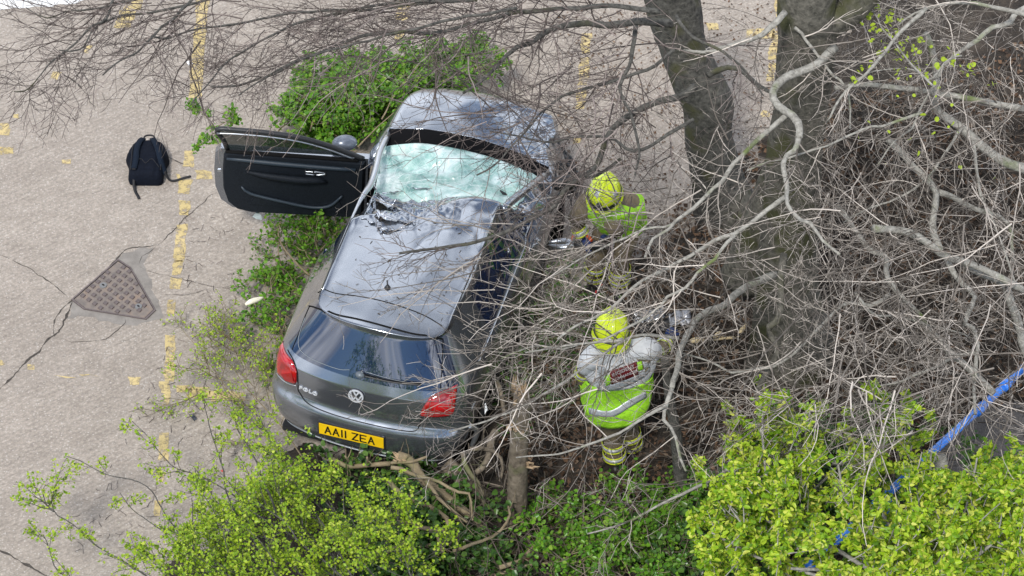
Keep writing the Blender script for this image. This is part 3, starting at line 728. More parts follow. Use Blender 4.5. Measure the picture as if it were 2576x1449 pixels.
# round badge
bp, bn_ = carhit(897, 993); bn_ = np.array(bn_); bn_ = bn_ if bn_[0] < 0 else -bn_
bz = nrm(bn_); bx = nrm(np.cross([0, 0, 1.], bz)); by = np.cross(bz, bx)
BM_ = Matrix(((bx[0], by[0], bz[0], 0), (bx[1], by[1], bz[1], 0), (bx[2], by[2], bz[2], 0), (0, 0, 0, 1)))
bm = bmesh.new(); bmesh.ops.create_cone(bm, segments=32, radius1=.060, radius2=.058, depth=.010, cap_ends=True)
badge = bm_obj('badge', bm, simple('badge_dark', (.04, .045, .05), .3, .3), car); badge.matrix_local = Matrix.Translation(Vector(bp+bz*.010)) @ BM_
a_ = np.linspace(0, 2*pi, 41)[:-1]
def ringmesh(name, r0, r1, z0, z1, mat, parent, n=40):
    a = np.arange(n)*2*pi/n; V = np.concatenate([np.c_[r*np.cos(a), r*np.sin(a), np.full(n, z)] for r, z in ((r1, z0), (r1, z1), (r0, z1), (r0, z0))]); F = []
    for k in range(3): F += [[k*n+i, k*n+(i+1) % n, (k+1)*n+(i+1) % n, (k+1)*n+i] for i in range(n)]
    return link(name, npmesh(name, V, F), mat, parent)
ringmesh('badge_ring', .050, .062, .003, .013, BADGE, badge)
bm = bmesh.new()
def stroke(bm, pts, t, z0, z1):
    for i in range(len(pts)-1):
        a, b = Vector(pts[i]), Vector(pts[i+1]); d = (b-a).normalized(); n_ = Vector((-d.y, d.x))*t/2; a2 = a-d*t*.3; b2 = b+d*t*.3
        q = [a2+n_, a2-n_, b2-n_, b2+n_]; lo = [bm.verts.new((p.x, p.y, z0)) for p in q]; hi = [bm.verts.new((p.x, p.y, z1)) for p in q]; bm.faces.new(hi)
        for k in range(4): bm.faces.new((lo[k], lo[(k+1) % 4], hi[(k+1) % 4], hi[k]))
stroke(bm, [(-.021, .046), (0, .004), (.021, .046)], .011, .004, .0115)
stroke(bm, [(-.045, .020), (-.020, -.042), (0, -.008), (.020, -.042), (.045, .020)], .011, .004, .0115)
bmesh.ops.recalc_face_normals(bm, faces=bm.faces); bm_obj('badge_letters', bm, BADGE, badge)
# model name letters
p1_, n1_ = carhit(776, 983); pL, _ = carhit(758, 976); pR, _ = carhit(796, 992)
n1_ = np.array(n1_); n1_ = n1_ if n1_[0] < 0 else -n1_; lz = nrm(n1_); lx = nrm(pR-pL); lx = nrm(lx-lz*np.dot(lx, lz)); ly = np.cross(lz, lx)
text_mesh('model_lettering', 'POLO', .050, BADGE, car, Matrix.Translation(Vector(p1_+lz*.004)) @ Matrix(((lx[0], ly[0], lz[0], 0), (lx[1], ly[1], lz[1], 0), (lx[2], ly[2], lz[2], 0), (0, 0, 0, 1))), .003, .0016, 1.15, 1.1)
# torn hole edges at the header: folded slivers of metal
OLDBARK = simple('bark_bits', (.07, .055, .04), .9)
TORN = paint('bare_crumpled_paint', (.6, .62, .66), .18)
def sliver(pxs, h, seed, mat=TORN, name='torn_metal'):
    p = np.array([carhit(*q)[0] for q in pxs]); n_ = 26; q = smoothline(p, n_); r = np.random.default_rng(seed)
    up = .6*h*(.35+fbm(np.arange(n_)*.5, np.zeros(n_), seed, 3))*np.sin(np.linspace(.15, pi-.15, n_))
    a = q+np.array([0, 0, -.02]); side_ = np.c_[r.normal(0, .006, n_), r.normal(0, .006, n_), np.zeros(n_)]
    b = q+np.c_[-.45*up, .25*up, up]+side_; c_ = b+np.c_[-.5*up, .1*up, -.35*up]+side_*1.5
    V = np.concatenate([a, b, c_]); i = np.arange(n_-1); F = np.concatenate([np.stack([i+k*n_, i+1+k*n_, n_+i+1+k*n_, n_+i+k*n_], 1) for k in (0, 1)])
    o = link(name, npmesh(name, V, F, False), mat, car); m = o.modifiers.new('t', 'SOLIDIFY'); m.thickness = .002; return o
sliver([(942, 452), (950, 480), (962, 505), (985, 520), (1010, 528)], .10, 3)
sliver([(925, 512), (945, 530), (965, 545), (990, 552), (1020, 560), (1048, 562)], .11, 4)
sliver([(905, 545), (930, 556), (958, 572), (985, 578), (1020, 574)], .05, 5)
sliver([(962, 488), (1000, 484), (1045, 476), (1085, 474)], .035, 6)
sliver([(935, 468), (948, 440), (955, 415)], .05, 8)
for hole in ([(932, 512), (948, 504), (960, 510), (985, 524), (1018, 534), (990, 531), (965, 525), (950, 532), (938, 526)], [(945, 488), (958, 494), (970, 506), (962, 508), (950, 500)], [(942, 545), (965, 548), (975, 556), (955, 556)]):
    dec_from_px('tear', hole, simple('black_gap', (.01, .009, .008), .9), .003, thick=0, cuts=1)
CRW = simple('crack_white', (.85, .93, .92), .4)
for tgt in ((975, 390), (1040, 378), (1110, 392), (1180, 405), (1240, 440), (1290, 470), (1180, 465), (1090, 450), (1020, 430)):
    x0, y0 = 972, 462; r_q = np.random.default_rng(tgt[0]); seam([(x0+(tgt[0]-x0)*t+r_q.normal(0, 5)*t, y0+(tgt[1]-y0)*t+r_q.normal(0, 4)*t) for t in np.linspace(.05, 1, 6)], .0016, .001, CRW, 'glass_crack')
r_q = np.random.default_rng(4)
for i in range(46):      # bark flakes and bits of twig lying on the roof
    h_, _n = carhit(r_q.uniform(870, 1230), r_q.uniform(560, 800))
    if h_ is None or h_[2] < 1.2: continue
    a_ = r_q.uniform(0, 6.3); l_ = r_q.uniform(.008, .035); tube_obj('bark_flake', [h_+[0, 0, .004], h_+np.array([cos(a_)*l_, sin(a_)*l_, .005])], r_q.uniform(.0018, .004), OLDBARK, car, 4, smooth=False)
# A pillar left, bent, exposed
tube_obj('pillar', [(1.0, .70, .93), (.62, .66, 1.06), (.3, .60, 1.16), (.02, .56, 1.25), (-.2, .55, 1.345), (-.45, .543, 1.395), (-.9, .532, 1.402), (-1.4, .515, 1.385)], [.028, .030, .030, .028, .022, .012, .009, .008], paint('pillar_paint', (.5, .52, .55), .3), car, 8)
tube_obj('pillar', [(.98, -.70, .93), (.6, -.65, 1.10), (.2, -.58, 1.26), (0, -.56, 1.34)], [.03, .034, .036, .03], PAINT, car, 8)
# crushed glass spread along the right pillar
# wipers/cowl stays dark. front wheel and wing debris at right front
def wheel_obj(x, y, steer=0):
    e = None; a = np.arange(28)*2*pi/28
    prof = [(.20, -.09), (.285, -.095), (.305, -.07), (.31, 0), (.305, .07), (.285, .095), (.20, .09)]
    V = np.concatenate([np.c_[r*np.cos(a), np.full(28, yy), r*np.sin(a)] for r, yy in prof]); F = []
    for k in range(len(prof)-1): F += [[k*28+i, k*28+(i+1) % 28, (k+1)*28+(i+1) % 28, (k+1)*28+i] for i in range(28)]
    wh = link('wheel', npmesh('wheel', V, F, True), RUB, car); wh.location = (x, y, .30); wh.rotation_euler[2] = steer
    sg = 1 if y > 0 else -1
    bm = bmesh.new(); bmesh.ops.create_cone(bm, segments=28, radius1=.20, radius2=.19, depth=.02, cap_ends=True, matrix=Matrix.Translation((0, sg*.06, 0)) @ Matrix.Rotation(pi/2, 4, 'X'))
    rim_ = bm_obj('rim', bm, simple('rim_silver', (.35, .36, .38), .35, .8), wh)
    return wh
wheel_obj(-1.235, .72); wheel_obj(-1.235, -.72); wheel_obj(1.235, .72); wheel_obj(1.26, -.70, .35)
# inside: floor tub, seats, dash, steering wheel
INT = simple('interior_black', (.016, .017, .02), .8, nscale=40, var=.4)
bm = bmesh.new(); box_bm(bm, (-.3, 0, .28), (2.9, 1.40, .06)); box_bm(bm, (-1.55, 0, .6), (.3, 1.2, .6)); box_bm(bm, (1.4, 0, .5), (.7, 1.2, .45)); bm_obj('floor_pan', bm, INT, car)
bm = bmesh.new(); box_bm(bm, (.80, 0, .66), (.34, 1.30, .22), None, .06); bm_obj('dashboard', bm, INT, car)
for yy in (.36, -.36):
    bm = bmesh.new(); box_bm(bm, (.05, yy, .50), (.52, .50, .16), None, .05); box_bm(bm, (-.24, yy, .80), (.14, .48, .58), Matrix.Rotation(-.25, 3, 'Y'), .05); box_bm(bm, (-.33, yy, 1.14), (.09, .24, .16), None, .03); bm_obj('seat', bm, INT, car)
bm = bmesh.new(); box_bm(bm, (-.95, 0, .50), (.5, 1.2, .16), None, .05); box_bm(bm, (-1.2, 0, .78), (.14, 1.2, .55), Matrix.Rotation(-.25, 3, 'Y'), .05); bm_obj('rear_seat', bm, INT, car)
V, F = tubes(np.array([[(.52+.0*t, -.36+.18*cos(t), .86+.18*sin(t)) for t in np.linspace(0, 2*pi, 25)]]), np.full((1, 25), .016), 6); link('steering_wheel', npmesh('steering_wheel', V, F, True), BLK, car)
# ---- open passenger door: local frame h (hinge to rear edge), z up, n outward face
ang = radians(75)       # opened this far
hx = Vector((-cos(ang), sin(ang), 0)); hn_ = Vector((sin(ang), cos(ang), 0))   # along the door, and its outer side (towards the front)
hinge = Vector((.63, .757, -.011))
DM = Matrix(((hx.x*1.034, hn_.x, 0, hinge.x), (hx.y*1.034, hn_.y, 0, hinge.y), (0, 0, 1.034, hinge.z), (0, 0, 0, 1)))
door = empty('door'); door.parent = car; door.matrix_local = DM; door['label'] = 'open passenger door with black inner panel'
# local coords: u along door 0..1.24, v outward (+) , z
def dpanel(name, outline, v0, v1, mat, parent=door, inset=0, rnd=True, lean=.12):
    """prism between v0 and v1 with outline (u,z); upper part leans inward as car sides do"""
    o = np.array(outline, float); n = len(o); c = o.mean(0)
    def lift(u, z, v): return (u, v-lean*max(0, z-.95)*2.2-.02*max(0, .5-z), z)
    V = [lift(u, z, v1) for u, z in o]+[lift(*(c+(np.array((u, z))-c)*(1-inset)), v0) for u, z in o]
    F = [list(range(n)), list(range(2*n-1, n-1, -1))]+[[i, n+i, n+(i+1) % n, (i+1) % n] for i in range(n)]
    me = npmesh(name, V, F); bm = bmesh.new(); bm.from_mesh(me)
    bmesh.ops.recalc_face_normals(bm, faces=bm.faces); bmesh.ops.triangulate(bm, faces=[f for f in bm.faces if len(f.verts) > 4]); bm.to_mesh(me); bm.free(); return link(name, me, mat, parent)
low = [(0, .36), (.10, .31), (.95, .31), (1.10, .34), (1.19, .42), (1.235, .56), (1.245, .75), (1.235, .93), (1.19, .985), (.0, .945)]
dpanel('outer_skin', low, -.02, .045, PAINT)
lin = [(0.02, .38), (.12, .335), (.94, .335), (1.06, .365), (1.135, .44), (1.17, .57), (1.175, .75), (1.165, .93), (1.14, .972), (.02, .935)]
DTRIM = NT('door_lining'); v = DTRIM.co(); DTRIM.l(DTRIM.ramp(DTRIM.noise(120, 3, .7, v), (.3, (.004, .0055, .008)), (.7, (.016, .021, .028))), DTRIM.b.inputs['Base Color']); DTRIM.b.inputs['Specular IOR Level'].default_value = .18; DTRIM.b.inputs['Roughness'].default_value = .62; DTRIM = DTRIM.m
dpanel('lining', lin, -.075, -.03, DTRIM, inset=.03)
tube_obj('panel_crease', [(1.14, -.070, .915), (.7, -.082, .895), (.10, -.082, .87)], [.016, .022, .016], simple('lining_ridge', (.02, .032, .045), .5), door)
tube_obj('armrest', [(.98, -.082, .79), (.80, -.105, .775), (.55, -.115, .76), (.40, -.10, .75), (.33, -.085, .72)], [.012, .026, .032, .026, .012], DTRIM, door)
tube_obj('pocket_edge', [(1.02, -.078, .62), (.95, -.09, .56), (.7, -.10, .50), (.45, -.10, .45), (.30, -.095, .47), (.2, -.085, .58)], [.008, .012, .014, .014, .014, .010], MATS['lining_ridge'], door)
dpanel('pocket', [(.16, .40), (.96, .44), (.92, .53), (.45, .46), (.22, .52)], -.088, -.06, DTRIM, inset=.02)
V_, F_ = tubes(smoothline(np.array([(.50, -.082, .80), (.40, -.082, .795), (.34, -.082, .815), (.42, -.082, .83), (.50, -.082, .825)]), 20)[None], np.full((1, 20), .007), 6); link('inner_handle', npmesh('inner_handle', V_, F_, True), ALU, door)
dpanel('handle_recess', [(.34, .79), (.51, .795), (.51, .835), (.34, .835)], -.084, -.078, BLK)
# speaker / latch
dpanel('latch', [(1.19, .73), (1.215, .73), (1.215, .75), (1.19, .75)], -.03, -.015, ALU)
# window frame + glass
fr = [(1.14, .985), (1.165, 1.10), (1.215, 1.245), (1.05, 1.25), (.8, 1.235), (.55, 1.19), (.32, 1.10), (.12, .99), (.04, .945)]
def lift3(u, z, v): return (u, v-.12*max(0, z-.95)*2.2, z)
tube_obj('window_frame', [lift3(u, z, -.02) for u, z in fr], .021, BLK, door, 8, 40)
tube_obj('frame_trim', [lift3(u, z-.028, -.045) for u, z in fr[2:-1]], .008, ALU, door, 6, 30)
gl = [(1.15, .98), (1.175, 1.10), (1.205, 1.23), (1.05, 1.235), (.8, 1.22), (.55, 1.175), (.32, 1.085), (.10, .975)]
dpanel('window', gl, -.022, -.018, glassmat('green_door_glass', (.012, .022, .018), alpha=.80))
tube_obj('glass_seal', [lift3(1.15, .975, -.05), lift3(.6, .962, -.05), lift3(.08, .945, -.05)], .013, RUB, door)
# door mirror outside
bm = bmesh.new(); bmesh.ops.create_uvsphere(bm, u_segments=20, v_segments=12, radius=1, matrix=Matrix.Translation((.20, .10, 1.00)) @ Matrix.Rotation(-.25, 4, 'Z') @ Matrix.Diagonal((.105, .075, .065, 1)))
mir = bm_obj('door_mirror', bm, simple('mirror_grey', (.16, .18, .22), .25, .4), door, True)
# fuel/driver mirror at the right, hanging
bm = bmesh.new(); bmesh.ops.create_uvsphere(bm, u_segments=16, v_segments=10, radius=1, matrix=Matrix.Translation((.78, -.90, 1.0)) @ Matrix.Rotation(.5, 4, 'Z') @ Matrix.Diagonal((.07, .12, .075, 1)))
bm_obj('wing_mirror', bm, BLK, car, True).location = (.08, 0.02, -.02)
# broken right rear corner: dangling bumper skin, lens shards
SHARD = simple('pale_plastic_shard', (.55, .57, .62), .3, .1)
def shard(px, py, z, sx, sy, rot, mat, name='shard', parent=None, label=None, tilt=(0, 0)):
    r = np.random.default_rng(int(px*7+py)); p = at(px, py, z); k = 6; a = np.sort(r.uniform(0, 2*pi, k)); rr = r.uniform(.6, 1, k)
    V = np.r_[np.c_[rr*np.cos(a)*sx, rr*np.sin(a)*sy, np.zeros(k)+.002], [[0, 0, .012]], np.c_[rr*np.cos(a)*sx, rr*np.sin(a)*sy, np.zeros(k)-.002]]
    F = [[i, (i+1) % k, k] for i in range(k)]+[[k+1+(i+1) % k, k+1+i, i, (i+1) % k] for i in range(k)]+[list(range(2*k, k, -1))]
    o = link(name, npmesh(name, V, F), mat); o.location = p; o.rotation_euler = (tilt[0], tilt[1], rot)
    if label: tag(o, label, name.replace('_', ' '))
    return o
tube_obj('bumper_strut', [(-1.72, -.80, .62), (-1.66, -.86, .52), (-1.70, -.83, .35), (-1.72, -.82, .24)], [.02, .025, .018, .01], ALU, car, 6)
# ================================================================== VEGETATION
BK_PALE = barkmat('bark_pale_grey', (.16, .15, .13), (.40, .39, .35), (.13, .16, .06), .03, 30)
BK_DARK = barkmat('bark_dark', (.022, .022, .020), (.135, .13, .115), (.07, .07, .035), .05, 26)
BK_MOSS = barkmat('bark_mossy', (.03, .030, .024), (.16, .15, .125), (.06, .062, .028), .10, 22)
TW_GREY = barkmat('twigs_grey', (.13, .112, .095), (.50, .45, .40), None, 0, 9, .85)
TW_BROWN = barkmat('twigs_brown', (.07, .055, .049), (.27, .225, .205), None, 0, 9, .7)
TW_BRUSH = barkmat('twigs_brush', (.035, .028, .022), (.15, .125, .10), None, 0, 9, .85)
TW_TAN = barkmat('stems_tan', (.13, .10, .06), (.34, .28, .18), (.16, .17, .07), .04, 12, .4)
WOOD = barkmat('fresh_wood', (.27, .18, .10), (.50, .38, .25), None, 0, 40)
OLDB = barkmat('bark_brown', (.07, .055, .04), (.24, .20, .15), (.11, .12, .05), .06, 16)

def atY(px, py, Y):
    d = rayd(px, py); return CAM+d*((Y-CAM[1])/d[1])
def grow(P, R, nch, L, ang=(25, 55), K=6, wig=.16, bend=(0, 0, 0), tmin=.15, rf=.6, rt=.0013, flat=.5, lfall=.45, r_=rng):
    """children of M parent curves, all at once"""
    M, K0, _ = P.shape; N = M*nch
    pi_ = np.repeat(np.arange(M), nch); t = r_.uniform(tmin, .98, N)*(K0-1); i = np.minimum(t.astype(int), K0-2); f = (t-i)[:, None]
    A = P[pi_, i]; B = P[pi_, i+1]; S0 = A*(1-f)+B*f; T = nrm(B-A); r0 = (R[pi_, i]*(1-f[:, 0])+R[pi_, i+1]*f[:, 0])*rf
    pr = r_.normal(size=(N, 3)); pr[:, 2] *= flat; pr = nrm(pr-T*(pr*T).sum(1, keepdims=True))
    a = np.radians(r_.uniform(ang[0], ang[1], N))[:, None]
    D = nrm(T*np.cos(a)+pr*np.sin(a))
    ln = L*r_.uniform(.5, 1.25, N)*(1-lfall*t/(K0-1))
    Q = np.empty((N, K, 3)); Q[:, 0] = S0; st = (ln/(K-1))[:, None]; bend = np.array(bend)
    for k in range(1, K):
        D = nrm(D+r_.normal(size=(N, 3))*wig*np.array([1, 1, .7])+bend); Q[:, k] = Q[:, k-1]+D*st
    r0 = np.maximum(r0, rt*1.2); u = np.linspace(0, 1, K)[None]
    RR_ = np.maximum(r0[:, None]*(1-u)+rt*u, rt)
    return Q, RR_
def limb(pts, r0, r1, K=None):
    p = np.asarray(pts, float); L_ = np.linalg.norm(np.diff(p, axis=0), axis=1).sum(); K = K or max(6, int(L_/.07))
    q = smoothline(p, K); n_ = len(q); t = np.linspace(0, 1, n_)
    wob = (np.stack([fbm(t*L_*5, t*0+s_, int(abs(p[0, 0]*97)) % 50, 2) for s_ in (1., 7., 13.)], 1)-.5)*.03*np.minimum(1, t*6)[:, None]
    return q+wob, (r0*(1-t)+r1*t)*(1+.10*np.sin(t*L_*23)*np.cos(t*L_*9))
def resamp(P, R, K):
    t = np.linspace(0, len(P)-1, K); i = np.minimum(t.astype(int), len(P)-2); f = t-i
    return P[i]*(1-f[:, None])+P[i+1]*f[:, None], R[i]*(1-f)+R[i+1]*f
def limb_obj(P, R, mat, parent, n=7, name='branch'):
    V, F = tubes(P[None], R[None], n, True); return link(name, npmesh(name, V, F, True), mat, parent)
def build_twigs(name, sets, mat, parent, kind='stuff', label=None, cat=None):
    V, F = merge([tubes(P, R, 4 if R.max() > .006 else 3) for P, R in sets if len(P)])
    o = link(name, npmesh(name, V, F, True), mat, parent); o['kind'] = kind
    if label: tag(o, label, cat)
    return o
def leaves_mesh(C, size, up=.55, asp=.42, fold=.25, r_=rng, bias=None):
    """C (N,3) leaf bases; 2-triangle folded leaves"""
    N = len(C); d = r_.normal(size=(N, 3)); d[:, 2] *= .6
    if bias is not None: d += np.array(bias)
    d = nrm(d); nn = r_.normal(size=(N, 3)); nn[:, 2] = np.abs(nn[:, 2])+up*2; nn = nrm(nn-d*(nn*d).sum(1, keepdims=True)); s_ = np.cross(d, nn)
    sz = (size*r_.uniform(.55, 1.25, N))[:, None]
    b = C; tp = C+d*sz; mid = C+d*sz*.45; l = mid+s_*sz*asp+nn*sz*fold; r = mid-s_*sz*asp+nn*sz*fold
    V = np.stack([b, r, tp, l], 1).reshape(-1, 3); k = np.arange(N)[:, None]*4
    return V, [np.concatenate([k+np.array([[0, 1, 2]]), k+np.array([[0, 2, 3]])])]
def oval_leaves(C, size, up=.5, r_=rng, asp=.38):
    """6-vertex rounder leaves, 4 triangles"""
    N = len(C); d = r_.normal(size=(N, 3)); d[:, 2] *= .5; d = nrm(d); nn = r_.normal(size=(N, 3)); nn[:, 2] = np.abs(nn[:, 2])+up*2
    nn = nrm(nn-d*(nn*d).sum(1, keepdims=True)); s_ = np.cross(d, nn); sz = (size*r_.uniform(.5, 1.3, N))[:, None]
    P = [C, C+d*sz*.28-s_*sz*asp+nn*sz*.12, C+d*sz*.75-s_*sz*asp*.75+nn*sz*.05, C+d*sz-nn*sz*.12, C+d*sz*.75+s_*sz*asp*.75+nn*sz*.05, C+d*sz*.28+s_*sz*asp+nn*sz*.12]
    V = np.stack(P, 1).reshape(-1, 3); k = np.arange(N)[:, None]*6
    return V, [np.concatenate([k+np.array([x]) for x in ([0, 1, 2], [0, 2, 3], [0, 3, 4], [0, 4, 5])])]
def build_leaves(name, VF, mat, parent, kind='stuff'):
    V, F = VF; o = link(name, npmesh(name, V, F, False), mat, parent); o['kind'] = kind; return o
def along(P, per, jit, tmin=.2, r_=rng):
    """random points along curves P (M,K,3)"""
    M, K, _ = P.shape; N = M*per; pi_ = np.repeat(np.arange(M), per); t = r_.uniform(tmin, 1, N)*(K-1); i = np.minimum(t.astype(int), K-2); f = (t-i)[:, None]
    return P[pi_, i]*(1-f)+P[pi_, i+1]*f+r_.normal(size=(N, 3))*jit
def scatter(poly, n, z=(0, 0), r_=rng, mask=None):
    """n random world points whose picture position falls in poly at random height"""
    poly = np.asarray(poly, float); lo, hi = poly.min(0), poly.max(0); out_ = []
    while len(out_) < n:
        m = (n-len(out_))*3+20; p = r_.uniform(lo, hi, (m, 2)); p = p[inpoly(p[:, 0], p[:, 1], poly)]
        if mask is not None: p = p[mask(p) > r_.uniform(0, 1, len(p))]
        for q in p: out_.append(at(q[0], q[1], r_.uniform(*z)))
    return np.array(out_[:n])
def imgdir(deg, r_=None, n=1, spread=0, zc=0.0, zs=.2):
    """world directions that look like angle deg in the picture (0 right, 90 up)"""
    a = np.radians(deg+(r_.normal(size=n)*spread if r_ is not None else np.zeros(n)))
    return nrm(np.stack([np.cos(a), np.sin(a)/.75, np.full(n, zc)+(r_.normal(size=n)*zs if r_ is not None else 0)], 1))
def stems(S0, D, L, r0, K=8, wig=.12, bend=(0, 0, 0), rt=.002, r_=rng):
    N = len(S0); Q = np.empty((N, K, 3)); Q[:, 0] = S0; ln = L*r_.uniform(.6, 1.3, N); D = D.copy()
    for k in range(1, K):
        D = nrm(D+r_.normal(size=(N, 3))*wig*np.array([1, 1, .7])+np.array(bend)); Q[:, k] = Q[:, k-1]+D*(ln/(K-1))[:, None]
    u = np.linspace(0, 1, K)[None]; return Q, (r0*r_.uniform(.6, 1.3, N))[:, None]*(1-u)+rt*u

# ---- trunks
def trunk(pts, base, mat, label, group=None, n=18, name='bare_tree'):
    b = at(*base); e = empty(name, tuple(b)); tag(e, label, 'tree', group)
    P = np.array([atY(x, y, b[1]) for x, y, w_ in pts]); dist = (P-CAM)@dv; R = np.array([w_ for *_, w_ in pts])/2/FPX*dist
    q = smoothline(np.c_[P, R], 46); r = q[:, 3]
    # rough bark displacement
    V, F = tubes(q[None, :, :3], r[None], 28, True); cxy = np.repeat(q[:, :3], 28, 0); d = V-cxy
    a = np.tile(np.arange(28), 46); h = np.repeat(np.arange(46), 28)
    V = cxy+d*(1+.16*(fbm(a*.55, h*.22, 3, 3)-.5)+.08*(fbm(a*1.7, h*.8, 5, 2)-.5))[:, None]-b
    link('trunk', npmesh('trunk', V, F, True), mat, e)
    return e, b
T1, b1 = trunk([(1655, -160, 135), (1692, 0, 140), (1716, 110, 122), (1752, 200, 124), (1780, 260, 128), (1782, 340, 118), (1802, 440, 130), (1828, 530, 170), (1834, 560, 220)], (1832, 540), BK_DARK, 'dark leaning bare tree standing behind the crouching firefighter')
T2, b2 = trunk([(2050, -160, 150), (2030, 0, 150), (2032, 100, 148), (2018, 250, 138), (1996, 400, 142), (1988, 550, 150), (1978, 700, 156), (1974, 850, 170), (1974, 950, 230)], (1974, 930), BK_MOSS, 'mossy bare tree with thick trunk right of the crouching firefighter')
T3b = at(2660, 1120); T3 = empty('bare_tree', tuple(T3b)); tag(T3, 'pale grey many branched bare tree reaching in from the right edge', 'tree')
tq = np.array([T3b, T3b+[-.02, .05, .6], T3b+[-.15, .12, 1.3], T3b+[-.1, .5, 2.4], T3b+[.1, .9, 3.6]]); P_, R_ = limb(tq-T3b, .16, .09, 30); limb_obj(P_, R_, BK_PALE, T3, 14, 'trunk')
T4, b4 = trunk([(1672, 900, 20), (1684, 1000, 24), (1698, 1080, 28), (1706, 1150, 31), (1716, 1230, 34), (1726, 1300, 40)], (1726, 1298), BK_DARK, 'slim grey tree trunk right of the standing firefighter')

